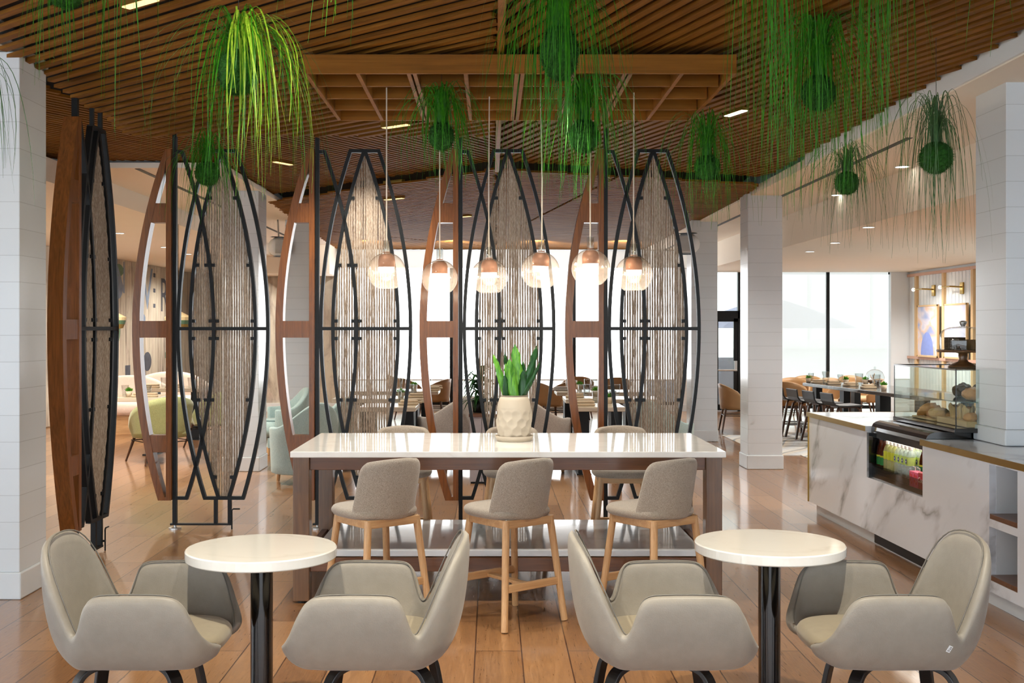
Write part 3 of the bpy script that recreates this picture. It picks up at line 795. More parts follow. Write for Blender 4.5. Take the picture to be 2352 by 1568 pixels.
    for x, dy in ps:
        MB().box(x/K-.014,x/K+.014,-.016,.016,-dy/K-.013,-dy/K+.013).lathe([(0,0),(.0055,0),(.0055,.003),(0,.003)], 8, (x/K,0,-dy/K+.02)).build('clip', M['black'], t, bevel=.002)
    if extra:
        for x in (84,128):
            MB().box(x/K-.012,x/K+.012,-.014,.014,406/K,1.60).build('upper_post', M['black'], t)
    return t
sc = make_screen('tall walnut and black steel screen left of the communal table, its feet in view')
sc.location = (-2.537,9.06,1.6)
for x, l in ((-1.397,'tall walnut and black steel screen behind the left end of the communal table'),(-.251,'tall walnut and black steel screen behind the potted snake plant'),(.909,'tall walnut and black steel screen behind the right end of the communal table')):
    dup(sc, (x,9.06,1.6), 0, l)
s1 = make_screen('surfboard shaped screen seen nearly edge on beside the near left column', True)
s1.location = (-2.835,7.70,1.6); s1.rotation_euler = (0,0,math.radians(88))
# ------------------------------------------------------------------ round tables and armchairs
def round_table(x, y, r, label):
    t = thing('round_table', label, 'table', (x,y,0), 0, 'small round cafe tables')
    MB().lathe([(0,.70),(r-.004,.70),(r,.704),(r,.735),(r-.004,.74),(0,.74)], 96).build('tabletop', M['quartz'], t, smooth=False)
    MB().lathe([(.044,.02),(.044,.692)], 40).build('column', M['blackgloss'], t, smooth=True)
    MB().lathe([(0,.69),(.16,.69),(.16,.7),(0,.7)], 24).build('mounting_plate', M['black'], t)
    MB().lathe([(0,0),(.15,0),(.15,.012),(.05,.03),(0,.03)], 48).build('base', M['black'], t, smooth=True)
    return t
round_table(-.908,4.463,.294,'small round white table with black column between the left pair of armchairs')
round_table(1.12,4.57,.298,'small round white table with black column between the right pair of armchairs')
HALF = [((.27,-.13,.432),(.335,-.15,.474)),((.255,-.18,.42),(.318,-.215,.496)),((.24,-.20,.415),(.292,-.262,.540)),((.225,-.208,.412),(.270,-.285,.598)),((.205,-.212,.41),(.250,-.295,.642)),((.185,-.214,.408),(.222,-.300,.670)),((.15,-.215,.406),(.185,-.303,.681)),((.08,-.215,.406),(.09,-.304,.684)),((.0,-.213,.406),(-.02,-.303,.682)),
        ((-.035,-.21,.406),(-.062,-.301,.677)),((-.06,-.207,.406),(-.085,-.297,.662)),((-.08,-.204,.406),(-.098,-.291,.635)),((-.105,-.20,.406),(-.112,-.280,.585)),((-.122,-.193,.406),(-.126,-.270,.548)),((-.14,-.183,.406),(-.143,-.260,.534)),((-.152,-.172,.406),(-.160,-.252,.552)),((-.165,-.15,.406),(-.188,-.245,.61)),
        ((-.178,-.12,.407),(-.230,-.233,.705)),((-.185,-.092,.407),(-.263,-.206,.775)),((-.19,-.06,.407),(-.289,-.156,.822)),((-.193,-.03,.407),(-.304,-.085,.842)),((-.195,0,.407),(-.309,0,.848))]
def catmull(pts, m):
    out = []
    for k in range(len(pts)-1):
        p0, p1, p2, p3 = pts[max(k-1,0)], pts[k], pts[k+1], pts[min(k+2,len(pts)-1)]
        for q in range(m):
            u = q/m
            out.append(.5*((2*p1)+(-p0+p2)*u+(2*p0-5*p1+4*p2-p3)*u*u+(-p0+3*p1-3*p2+p3)*u**3))
    out.append(pts[-1].copy())
    return out
def make_armchair(label):
    t = thing('armchair', label, 'chair', (0,0,0), 0, 'taupe leather armchairs')
    cols = HALF+[((b[0],-b[1],b[2]),(p[0],-p[1],p[2])) for b, p in HALF[-2::-1]]
    bb = catmull([Vector(b) for b, p in cols], 2); pp = catmull([Vector(p) for b, p in cols], 2)
    rows = []
    for j in range(9):
        s_ = j/8; row = []
        for b, p in zip(bb, pp):
            c = Vector((b.x+(p.x-b.x)*.92, b.y+(p.y-b.y)*1.02, b.z+(p.z-b.z)*.10))
            row.append(b*(1-s_)**2+c*(2*s_*(1-s_))+p*s_**2)
        rows.append(row)
    mb = MB().grid(rows)
    n = len(bb)
    base = len(mb.v)
    mb.v += [(.03+(p.x-.03)*.55, p.y*.55, p.z-.008) for p in bb]; mb.v.append((.03,0,.394))
    for k in range(n):
        k2 = (k+1) % n
        mb.f.append((k,k2,base+k2,base+k) if k2 else (k,0,base,base+k))
        mb.f.append((base+k,base+k2,base+n))
    sh_ = mb.build('shell', M['leather'], t, smooth=True, solid=.034, sub=1)
    MB().cushion(.065,0,.268,.222,.425,.492,e=3.0,dome=.012,n=48).build('seat_pad', M['leather_seat'], t, smooth=True)
    # welted seam along the rim of arms and back
    fine = [Vector(p)+Vector((-(p.x-.02),-p.y,0)).normalized()*.015+Vector((0,0,-.002)) for p in pp]
    MB().tube(fine, .0028, 6).build('piping', M['piping'], sh_, smooth=True)
    for sx, sy in ((1,-1),(1,1),(-1,-1),(-1,1)):
        ang = math.atan2(sy*.8, sx)
        dx, dy = math.cos(ang), math.sin(ang)
        pts = [(dx*r,dy*r,z) for r, z in ((.03,.378),(.12,.378),(.17,.374),(.205,.358),(.228,.326),(.242,.276),(.30,.0))]
        MB().bar(catmull([Vector(p) for p in pts[:-1]], 4)+[Vector(pts[-1])], .02, .052, (-dy,dx,0)).build('leg', M['blackwood'], t, bevel=.004, smooth=False)
    MB().lathe([(0,.365),(.09,.365),(.09,.394),(0,.394)], 20, (0,0,0)).build('seat_plate', M['black'], t)
    return t
ac = make_armchair('taupe leather armchair at far left, facing right toward the left round table')
ac.location = (-1.31,4.2,0)
dup(ac, (-.405,4.2,0), PI, 'taupe leather armchair right of the left round table, its back toward the middle stool')
dup(ac, (.605,4.2,0), 0, 'taupe leather armchair left of the right round table, facing right')
c4 = dup(ac, (1.48,4.2,0), PI, 'taupe leather armchair at far right with a small white tag on its side')
tg = MB().box(-.0125,.0125,-.001,.001,-.0075,.0075).build('fabric_tag', M['white'], c4)
n_ = Vector((-.19,.946,-.263)).normalized(); d_ = Vector((-.42,0,.9)); d_ = (d_-n_*d_.dot(n_)).normalized()
tg.matrix_local = Matrix.Translation(Vector((-.0985,.2945,.4955))) @ Matrix((d_, n_, d_.cross(n_))).transposed().to_4x4()
text_mesh('tag_lettering', 'PNJ', .0125, M['black'], tg, (0,.0011,0), (PI/2,0,PI), 0, .0002)
# ------------------------------------------------------------------ hanging moss ball plants
def moss_plant(px, py, rpx, Y, label, n=120, rise=.16, out=.30, fall=.55, seed=1, mat='grass', sz=1.0, ceil=3.24, wid=.0056, lit=0, curt=0, lean=0):
    c = at(px,py,Y); R_ = rpx*Y/2600
    r = random.Random(seed)
    t = thing('hanging_moss_ball', label, 'hanging plant', c, 0, 'moss ball plants hung from the ceiling')
    mb = MB().ball((0,0,0), R_, 44, 30, sz=sz)
    mb.v = [tuple(Vector(p)*(1+r.uniform(-.045,.05))) for p in mb.v]
    mb.build('moss_ball', M['moss'], t)
    fz = MB()
    for k in range(1100):
        a = r.uniform(0,2*PI); q = math.acos(r.uniform(-1,1))
        d = Vector((math.sin(q)*math.cos(a), math.sin(q)*math.sin(a), math.cos(q)*sz)); p = d*R_
        s = d.orthogonal().normalized()*.0026
        e = d*(R_+r.uniform(.003,.016))+Vector((r.uniform(-1,1),r.uniform(-1,1),r.uniform(-1,.8)))*.009
        fz.add([p-s,p+s,e], [(0,1,2)])
    tag(fz.build('moss_fuzz', M['moss'], t), kind='stuff')
    def blades(cnt, m, name, front=False):
        g = MB()
        for k in range(cnt):
            a = r.uniform(0,2*PI) if not front else r.uniform(-1.5,.9)
            h = Vector((math.cos(a),math.sin(a),0))
            up = rise*r.uniform(.5,1.35); ou = out*(r.uniform(.35,1.25) if r.random() < .75 else r.uniform(.06,.4)); fl = fall*r.uniform(.25,1.15)
            rr = .010+R_*.25*r.random()
            p0 = Vector((rr*math.cos(a), rr*math.sin(a), R_*sz*.9))
            Z1 = Vector((0,0,1)); X1 = Vector((lean,0,0))
            ct = [p0, p0+Z1*up*1.2+h*ou*.12, p0+Z1*up*1.5+h*ou*.75+X1, p0+Z1*(up*.6-fl*.25)+h*ou*1.08+X1, p0-Z1*fl+h*ou*r.uniform(.95,1.2)+X1+Vector((r.uniform(-.04,.04),r.uniform(-.04,.04),0))]
            wv = Vector((-math.sin(a),math.cos(a),0))
            if r.random() < .5: wv = (wv+Vector((r.uniform(-1,1),r.uniform(-.4,.4),0))*.8).normalized()
            N_ = 13; vs = []; fs = []
            kink = r.uniform(-.022,.022)
            for j in range(N_+1):
                u = j/N_; b = [(1-u)**4, 4*u*(1-u)**3, 6*u*u*(1-u)**2, 4*u**3*(1-u), u**4]
                p = sum((q*w for q, w in zip(ct,b)), Vector((0,0,0)))+Vector((kink*u*math.sin(u*7),0,0))
                w = wid*(.55+.45*r.random() if j == -1 else 1)*(1-u**4*.8)*.5
                vs += [p-wv*w, p+wv*w]
            for j in range(N_): fs.append((2*j,2*j+1,2*j+3,2*j+2))
            g.add(vs, fs)
        g.build(name, m, t)
    blades(n, M[mat], 'grass_tuft')
    if lit: wid = .0085; blades(lit, M['grass_lit'], 'lit_tint_grass', True)  # blades coloured as if a spotlight fell on them
    if R_ > 0:
        MB().tube([(0,0,R_*sz*.9),(0,0,ceil-c[2])], .0015, 4).build('wire', M['wire'], t)
    return t
moss_plant(548,165,47,5.2,'moss ball with a grass spray coloured as if spotlit, above the left screen',130,.15,.30,.60,3,lit=75,sz=1.1)
moss_plant(476,398,27,8.4,'moss ball hanging in front of the left divider screen',110,.18,.26,.42,4)
moss_plant(1285,122,43,5.15,'big oval moss ball hanging before the wooden lattice',170,.30,.28,.62,5,sz=1.42)
moss_plant(1014,312,28,6.85,'moss ball hanging just below the left half of the lattice',150,.20,.24,.34,6,sz=1.12)
moss_plant(1342,312,33,6.6,'moss ball hanging just below the right half of the lattice',150,.22,.28,.42,7,sz=1.15)
moss_plant(1624,384,28,7.8,'moss ball beside the right corner of the lattice, above the rightmost screen',120,.26,.28,.44,8)
moss_plant(1880,213,38,5.9,'large moss ball under a curtain of long grass at upper right',190,.30,.32,.66,9,sz=1.05,ceil=3.26)
moss_plant(1945,420,26,8.5,'small moss ball against the cream ceiling at right, lower of two',110,.18,.28,.52,10,'grass_sage',ceil=3.2,wid=.0044)
moss_plant(2150,362,36,6.3,'rightmost moss ball beside the white column, with browning grass tips',120,.24,.22,.58,12,'grass_sage',ceil=3.24,wid=.0044)
moss_plant(148,-28,44,5.3,'moss ball cut off by the top edge of the picture at left',45,.12,.16,.50,13)
moss_plant(300,-180,44,4.5,'moss ball above the picture at left, only its long grass hanging into view',26,.15,.16,.85,14)
moss_plant(800,-180,44,4.5,'moss ball above the picture left of the middle, only grass in view',26,.15,.36,.50,15)
moss_plant(1770,-170,46,4.9,'moss ball above the picture, its long grass hanging left of the large ball',120,.15,.17,1.15,16)
moss_plant(2020,-170,46,4.9,'moss ball above the picture, its long grass hanging right of the large ball',80,.15,.14,1.10,17)
moss_plant(2310,-150,44,4.9,'moss ball above the top right corner, a few grass blades in view',18,.15,.22,.55,18)
moss_plant(-75,215,44,4.6,'moss ball beyond the left edge of the picture, dark grass arching into view',60,.12,.18,.50,19,'grass_sage',ceil=3.29)
# ------------------------------------------------------------------ marble service counter
cn = thing('service_counter', 'white veined marble service counter with a brass edged top at right', 'counter', (2.76,9.85,0), math.radians(1.48))
ZT = .875
b = MB()
b.box(0,.04,-1.41,0,.10,.842)                    # far panel
b.box(0,.04,-2.43,-1.41,.10,.495)                # below the cooler
b.box(0,.04,-3.37,-2.43,.10,.842)
b.box(0,.04,-3.70,-3.37,.10,.165); b.box(0,.04,-3.70,-3.37,.47,.515); b.box(0,.04,-3.70,-3.37,.825,.842)
b.box(0,.04,-5.2,-3.70,.10,.842)
b.box(.04,.9,-.03,0,.10,.842)                    # far end
b.box(.04,.09,-1.41,-1.39,.495,.842)             # cheek beside the cooler
b.build('front_panel', M['marble'], cn)
nb = MB()
nb.box(.04,.36,-3.372,-3.352,.165,.825).box(.04,.36,-3.718,-3.698,.165,.825).box(.34,.36,-3.70,-3.37,.165,.825).box(.04,.36,-3.70,-3.37,.47,.495)
nb.build('niche', M['quartz_grey'], cn)
for z in (.165,.515): MB().box(.002,.34,-3.699,-3.371,z,z+.028).build('shelf', M['walnut_x'], cn, bevel=.002)
top = MB().box(-.012,.92,-1.405,.012,.842,ZT).box(-.012,.92,-5.2,-2.432,.842,ZT).box(.78,.92,-2.432,-1.405,.842,ZT)
top.build('worktop', M['marble'], cn)
MB().box(-.02,-.011,-1.405,.018,.838,ZT+.001).box(-.02,-.011,-5.2,-2.432,.838,ZT+.001).box(-.02,.92,.011,.018,.838,ZT+.001).box(-.012,.0,.0,.006,.1,.84).build('brass_trim', M['gold'], cn)
MB().box(.06,.09,-1.35,-.02,0,.10).box(.06,.09,-5.2,-2.9,0,.10).box(.06,.09,-2.9,-1.35,0,.10).build('toe_kick', M['plinth'], cn)
MB().box(.052,.06,-2.75,-1.42,.012,.098).build('vent_grille', M['black'], cn)
# ------------------------------------------------------------------ drinks cooler let into the counter
co = thing('drinks_cooler', 'black open fronted drinks cooler let into the marble counter', 'cooler', (2.76,9.85,0), math.radians(1.48))
c0, c1 = -2.415, -1.43
prof_ = [(.025,.50),(.78,.50),(.78,.92),(.09,.92),(.062,.912),(.04,.898),(.028,.875),(.025,.85)]
MB().prism(prof_, c1-.02, c1, 'y').build('side_panel', M['blackgloss'], co)
MB().prism(prof_, c0, c0+.02, 'y').build('side_panel', M['blackgloss'], co)
MB().prism([(.025,.80),(.025,.85),(.028,.875),(.04,.898),(.062,.912),(.09,.92),(.78,.92),(.78,.895),(.10,.895),(.055,.87),(.043,.80)], c0+.02, c1-.02, 'y').build('canopy', M['blackgloss'], co)
MB().box(.44,.78,c0+.02,c1-.02,.50,.895).build('back_panel', plain('cooler_liner', (70,64,58), .4), co)
MB().box(.025,.44,c0+.02,c1-.02,.50,.53).box(.045,.44,-2.10,c1-.02,.53,.572).box(.10,.44,c0+.02,-2.10,.53,.572).box(.20,.44,c0+.02,c1-.02,.572,.605).build('deck', plain('cooler_deck', (96,84,70), .35, .4), co)
MB().box(.018,.024,c0+.02,c1-.02,.50,.60).build('front_lip', glassy('lip_glass', (.75,.74,.72), 1.0, .02), co)
MB().box(-.004,.025,c1-.03,c1+.012,.50,.83).build('front_post', M['blackgloss'], co)
MB().box(.10,.40,c0+.05,c1-.05,.886,.894).build('light_strip', glow('cooler_light', (1,.93,.82), 7), co)
mats = {'amber': glassy('amber_bottle', (.42,.16,.05), .9, .03, .45, lin((90,38,12))), 'clear': glassy('water_bottle', (.86,.9,.9), 1.0, .03, .25, (.8,.84,.84)), 'lime': glassy('lime_drink', (.86,.86,.55), .9, .03, .4, (.70,.70,.38))}
capm = {'dark': plain('dark_cap', (28,34,44), .4), 'pale': plain('pale_cap', (240,232,224), .4)}
labm = {'green': plain('green_label', (26,120,58), .5), 'yellow': plain('yellow_label', (206,214,60), .5), 'limelab': plain('lime_label', (200,226,120), .5), 'blue': plain('blue_emblem', (40,66,150), .4)}
W = lambda x, y, z: tuple(Matrix.Rotation(math.radians(1.48),4,'Z') @ Vector((x,y,0)) + Vector((2.76,9.85,z)))
protos = {}
def bottle(kind, x, y, z, label):
    if kind in protos:
        return dup(protos[kind], W(x,y,z), math.radians(1.48), label)
    t = thing('drink_bottle', label, 'bottle', W(x,y,z), math.radians(1.48), 'bottled drinks in the cooler')
    if kind == 'amber':
        h = .235; pr = [(0,.0),(.029,.0),(.031,.006),(.031,.12),(.024,.16),(.0135,.19),(.0135,.222)]
    else:
        h = .215; pr = [(0,.0),(.029,.0),(.032,.006),(.032,.07),(.030,.078),(.032,.09),(.032,.14),(.024,.172),(.013,.186),(.013,.20)]
    MB().lathe(pr, 20).build('body', mats[{'amber':'amber','clear':'clear','lime':'lime'}[kind]], t, smooth=True)
    MB().lathe([(0,h-.001),(.0155,h-.001),(.0155,h-.024),(.0,h-.024)], 16).build('cap', capm['dark' if kind == 'amber' else 'pale'], t)
    z0, z1 = (.03,.10) if kind == 'amber' else (.085,.142)
    lb_ = MB().lathe([(.0325,z0),(.0325,z1)], 20).build('label', labm[{'amber':'green','clear':'limelab','lime':'yellow'}[kind]], t, smooth=True)
    if kind == 'amber':
        MB().lathe([(.0328,.088),(.0328,.1)], 20).build('label_band', labm['yellow'], lb_, smooth=True)
    if kind == 'clear':
        vs = [(-.0335,.017*math.cos(a)*.8,.112+.017*math.sin(a)) for a in [2*PI*k/16 for k in range(16)]]
        MB().add(vs, [tuple(range(16))]).build('emblem', labm['blue'], lb_)
        vs = [(-.034,.008*math.cos(a),.113+.006*math.sin(a)) for a in [2*PI*k/12 for k in range(12)]]
        MB().add(vs, [tuple(range(12))]).build('emblem_mark', capm['pale'], lb_)
    protos[kind] = t
    return t
seq = ['amber','amber','lime','lime','lime','clear','clear','clear','clear','amber','amber','amber','amber']
lab = {'amber':('amber drink bottle with dark cap at the far end of the cooler','amber drink bottle with green label at the near end of the cooler'),'lime':('pale lime drink bottle with yellow label in the cooler',)*2,'clear':('clear bottle with blue round emblem label in the cooler',)*2}
for i, k in enumerate(seq):
    y = -1.488-i*.069
    l = lab[k][0 if i < 5 else 1]
    xs = (.078,.146) if i < 9 else (.138,)
    for x in xs: bottle(k, x, y-(x-.085)*.2, .572, l)
    for x in (.235,.302): bottle(k, x, y-.012, .605, l)
for j, y in enumerate((-2.16,-2.235)):
    ct = thing('juice_carton', ('pink juice carton with red fruit dots, far one at the cooler front','pink juice carton beside the red drink pack')[j], 'carton', W(.062,y,.53), math.radians(1.48), 'pink juice cartons')
    MB().box(-.03,.03,-.032,.032,0,.105).build('carton', plain('pink_carton', (236,104,140), .4), ct, bevel=.003)
    for a, c_ in ((-.014,.03),(.014,.045),(-.012,.075),(.015,.08)):
        MB().add([(-.0312,a+.011*math.cos(q),c_+.012*math.sin(q)) for q in [2*PI*k/14 for k in range(14)]], [tuple(range(14))]).build('fruit_dot', plain('red_dot', (226,52,40), .5), ct)
    MB().tube([(0,0,.105),(0,.0,.13),(-.01,.02,.135)], .003, 6).build('straw', capm['pale'], ct)
rp = thing('drink_pack', 'red drink pack with white script lettering at the near end of the cooler', 'drink pack', W(.062,-2.325,.53), math.radians(1.48))
MB().box(-.03,.03,-.047,.047,0,.112).build('pack', plain('red_pack', (186,18,28), .35), rp, bevel=.004)
text_mesh('script_lettering', 'Coca', .05, capm['pale'], rp, (-.0315,0,.062), (PI/2,0,-PI/2), .35)
# ------------------------------------------------------------------ glass pastry case on the cooler
pc = thing('pastry_case', 'square glass pastry display case standing on the drinks cooler', 'display case', (2.76,9.85,0), math.radians(1.48))
gx0, gx1, gy0, gy1, gz0, gz1 = .19, .88, -2.5, -1.45, .922, 1.335
MB().box(gx0,gx0+.006,gy0,gy1,gz0+.03,gz1).build('glass_pane', M['case_glass'], pc)
MB().box(gx0,gx1,gy1-.006,gy1,gz0+.03,gz1).build('glass_pane', M['case_glass'], pc)
MB().box(gx0,gx1,gy0,gy0+.006,gz0+.03,gz1).build('glass_pane', M['case_glass'], pc)
MB().box(gx0,gx1,gy0,gy1,gz1-.006,gz1).build('glass_pane', M['case_glass'], pc)
e = MB().box(gx0-.003,gx0+.003,gy0,gy1,gz1-.006,gz1+.004).box(gx0,gx1,gy1-.003,gy1+.003,gz1-.006,gz1+.004).box(gx0-.002,gx0+.004,gy1-.004,gy1+.002,gz0+.03,gz1).box(gx0-.002,gx0+.004,gy0-.002,gy0+.004,gz0+.03,gz1)
e.build('edge_strip', M['blackgloss'], pc)
MB().box(gx0-.01,gx1,gy0,gy1,gz0,gz0+.03).build('case_floor', M['blackgloss'], pc, bevel=.004)
MB().box(gx0+.02,gx1-.06,gy0+.02,gy1-.02,1.12,1.127).build('glass_shelf', M['case_glass'], pc)
MB().box(gx0+.1,gx1-.06,gy0+.02,gy1-.02,1.117,1.12).build('shelf_edge', M['green_edge'], pc)
MB().box(gx1-.03,gx1,gy0,gy1,gz0+.03,gz1).build('rear_door', glassy('rear_glass', (.8,.84,.78), .8, .05, .2, (.6,.62,.56)), pc)
MB().box(.72,.76,-2.2,-2.14,.953,1.328).build('corner_post', M['black'], pc)
# pastries and their boards
crust = plain('golden_crust', (206,146,84), .55, var=.25, scale=40, bump=.4)
dark = plain('dark_crust', (84,62,40), .7, var=.35, scale=50, bump=.6)
seed = plain('seeded_crust', (222,186,128), .7, var=.3, scale=90, bump=.8)
board = wood('maple_board', (190,150,96), (224,190,136), 'y', .4, 4, fig=.4)
def board_(y0, y1, z0, z1, label, x0=.28, x1=.52):
    t = MB().box(x0,x1,y0,y1,z0,z1).build('serving_board', board, None, bevel=.004, loc=(2.76,9.85,0), rotz=math.radians(1.48))
    tag(t, label, 'board')
board_(-1.95,-1.55,.954,.968,'thin maple serving board under the croissant in the pastry case')
board_(-2.46,-1.99,.954,.995,'thick maple riser board under the muffins in the pastry case')
def croissant(x, y, z, label, s=1.0, rot=.4):
    t = thing('croissant', label, 'pastry', W(x,y,z), rot)
    pts = []; rr = []
    for k in range(22):
        u = -1+2*k/21; a = u*1.15
        pts.append((.045*(1-math.cos(a))*s, .075*math.sin(a)*s, .034*s*(1-.45*abs(u))+.001))
        rr.append(s*max(.006,.036*(1-abs(u)**1.7*.85)*(1+.16*(1-(k % 3)/2))))
    pts = [(p[0],p[1],r_) for p, r_ in zip(pts, rr)]
    lump(MB().tube(pts, rr, 18), .06, 40, 2).build('crust', crust, t, smooth=True)
croissant(.37,-1.67,.968,'golden croissant at the far end of the pastry case floor',1.25,1.3)
def bun(x, y, z, r_, m, label, sz=.6, name='bread_roll'):
    tag(lump(MB().ball((0,0,r_*sz*.8), r_, 40, 22, sz=sz), .16, 26, y*9).build(name, m, None, smooth=True, loc=W(x,y,z)), label, 'bread')
bun(.36,-1.84,.968,.072,seed,'seeded scone beside the croissant in the pastry case',.55)
bun(.42,-1.97,.955,.066,crust,'plain golden bun behind the muffin board in the pastry case',.62)
bun(.31,-2.44,.995,.045,crust,'small golden bun at the near end of the pastry case',.65)
bun(.46,-1.98,1.129,.065,dark,'dark rye roll on the case shelf, far one',.75)
bun(.52,-2.115,1.129,.062,dark,'dark rye roll on the case shelf, near one',.75)
bun(.38,-2.36,1.129,.08,crust,'golden loaf on the case shelf at the near end',.6)
bun(.58,-2.27,1.129,.10,seed,'big pale round loaf at the back of the case shelf',.7)
paper = plain('tan_muffin_paper', (212,178,126), .8)
for j, (x, y) in enumerate(((.36,-2.10),(.36,-2.20),(.36,-2.31))):
    t = thing('muffin', ('muffin in a tall paper cup, farthest of three','muffin in a tall paper cup, middle of three','muffin in a tall paper cup, nearest of three')[j], 'muffin', W(x,y,.995), j*.8, 'muffins on the riser board')
    pr = []
    n = 24
    rows = [[((.026+.014*v)*(1+.10*(k % 2))*math.cos(2*PI*k/n), (.026+.014*v)*(1+.10*(k % 2))*math.sin(2*PI*k/n), .085*v+(.014*math.sin(2*PI*k/n*4) if v == 1 else 0)) for k in range(n)] for v in (0,.5,1)]
    MB().grid(rows, True).build('paper_cup', paper, t)
    MB().ball((0,0,.066), .037, 16, 8, sz=.6).build('crumb', crust, t, smooth=True)
# cake stand with glass dome
cx, cy, cz = 3.225, 7.75, 1.3365
t = thing('cake_stand', 'turned walnut cake stand on top of the pastry case', 'cake stand', (cx,cy,cz))
MB().lathe([(0,0),(.098,0),(.1,.006),(.075,.022),(.034,.04),(.026,.055),(.03,.075),(.03,.095),(.05,.102),(.165,.104),(.172,.112),(.17,.12),(0,.12)], 48).build('stand', M['walnut_z'], t, smooth=True)
t = thing('glass_dome', 'clear glass dome with knob covering the cake stand', 'dome', (cx,cy,cz+.1205))
MB().lathe([(.145,0),(.15,.05),(.148,.10),(.13,.135),(.09,.152),(.03,.158),(.018,.162),(.02,.175),(.027,.186),(.024,.197),(0,.2)], 48).build('dome', M['clear_glass'], t, smooth=True)
MB().lathe([(.012,.16),(.022,.18),(.024,.19),(.014,.198),(0,.2)], 24).build('knob', M['steel'], t, smooth=True)
ck = plain('chocolate_cookie', (72,54,36), .8, var=.3, scale=60, bump=.6)
for s_, (x, y, n) in enumerate(((-.095,-.01,8),(-.045,-.06,8),(-.03,.03,8))):
    for k in range(n):
        tag(MB().lathe([(0,0),(.033,0),(.037,.005),(.033,.0105),(0,.0105)], 18).build('cookie', ck, None, smooth=True, loc=(cx+x,cy+y,cz+.1205+k*.0107)), 'dark chocolate cookie in the %s stack under the glass dome' % ('left','middle','rear')[s_], 'cookie', 'cookie stacks under the dome')
bs = plain('biscotti_crumb', (150,112,52), .8, var=.25, scale=50, bump=.5)
for k in range(4):
    o = MB().prism([(-.05,0),(.05,0),(.052,.04),(.03,.07),(-.03,.07),(-.052,.04)], -.008, .008, 'x').build('bread_slice', bs, None, bevel=.003, loc=(cx+.03+k*.024,cy-.02,cz+.121))
    o.rotation_euler = (0,.16,.5)
    tag(o, 'thick slice of brown loaf leaning under the glass dome', 'bread', 'loaf slices under the dome')
# ------------------------------------------------------------------ dining furniture library
def shell_chair(label, cat='chair', group=None, ms='tan', mc='tan_light', ml='darkwood', w=.52, seat=.45, top=.75, arm=.58, rail=True, name='dining_chair', span=118):
    t = thing(name, label, cat, (0,0,0), 0, group)
    rows = []
    for j in range(7):
        v = j/6; row = []
        for i in range(25):
            a = math.radians(-90-span+2*span*i/24); q = abs(i-12)/12
            hz = arm+(top-arm)*(math.cos(min(1,q*1.12)*PI/2) if q < .89 else 0)**.8 - (0 if q < .8 else (q-.8)/.2*(arm-seat)*.8)
            r = w/2*(.88+.14*v)
            row.append((r*math.cos(a)*1.02, r*math.sin(a)*.96, (seat-.09)*(1-v)+hz*v))
        rows.append(row)
    MB().grid(rows).build('backrest', M[ms], t, smooth=True, solid=.035)
    MB().cushion(0,.02,w*.44,w*.46,seat-.09,seat,e=2.8,dome=.012).build('seat', M[mc], t, smooth=True)
    for sx in (-1,1):
        for sy in (-1,1):
            MB().tube([(sx*w*.33,sy*w*.33,seat-.08),(sx*w*.45,sy*w*.45,.003)], [.019,.011], 10).build('leg', M[ml], t)
    if rail:
        k = w*.38
        MB().tube([(-k,-k,.26),(k,-k,.26),(k,k,.26),(-k,k,.26),(-k,-k,.26)], .006, 6).build('stretcher', M['black'], t)
    return t
TABS = []
def table(x0, x1, y0, y1, z, label, group, top='tabletop', th=.05, legs=((.15,),(.85,)), rot=0, ctr=None):
    cxx, cyy = (x0+x1)/2, (y0+y1)/2
    t = thing('dining_table', label, 'table', (cxx,cyy,0), rot, group)
    hx, hy = (x1-x0)/2, (y1-y0)/2
    TABS.append((cxx,cyy,hx,hy,z,0))
    MB().box(-hx,hx,-hy,hy,z-th,z).build('tabletop', M[top], t, bevel=.006)
    n = len(legs)
    for (u,) in legs:
        MB().box(-hx+2*hx*u-.06,-hx+2*hx*u+.06,-hy*.55,hy*.55,.01,z-th).build('leg', M['black'], t, bevel=.004)
        MB().box(-hx+2*hx*u-.08,-hx+2*hx*u+.08,-hy*.75,hy*.75,0,.015).build('foot_plate', M['black'], t)
    return t
TABS.append((5.535,15.94,.47,1.86,.759,math.radians(6.8)))
def spot_on(px, py, z=.75):
    Y = (1.6-z)*2600/(py-755); x = (px-1130)*Y/2600; best = None
    for cx_, cy_, hx, hy, tz, ro in TABS:
        c, s_ = math.cos(ro), math.sin(ro); dx, dy = x-cx_, Y-cy_
        u, v = dx*c+dy*s_, -dx*s_+dy*c
        cu, cv = max(-hx+.08,min(hx-.08,u)), max(-hy+.08,min(hy-.08,v))
        d = math.hypot(u-cu, v-cv)
        if best is None or d < best[0]: best = (d, (cx_+cu*c-cv*s_, cy_+cu*s_+cv*c, tz+.0005))
    return best[1]
G = {}
def tumbler(px, py, label, group, z=.75, s=1.0):
    k = round(s,2)
    if k in G: return dup(G[k], spot_on(px,py,z), 0, label, group)
    t = thing('water_glass', label, 'glass', spot_on(px,py,z), 0, group)
    MB().lathe([(0,.004),(.03*s,.004),(.038*s,.13*s),(.036*s,.13*s),(.028*s,.018*s),(0,.018*s)], 20).build('glass_body', M['clear_glass'], t, smooth=True)
    MB().lathe([(.0365*s,.127*s),(.0385*s,.127*s),(.0385*s,.132*s),(.0365*s,.132*s)], 20).build('glass_rim', M['case_glass'], t)
    G[k] = t
    return t
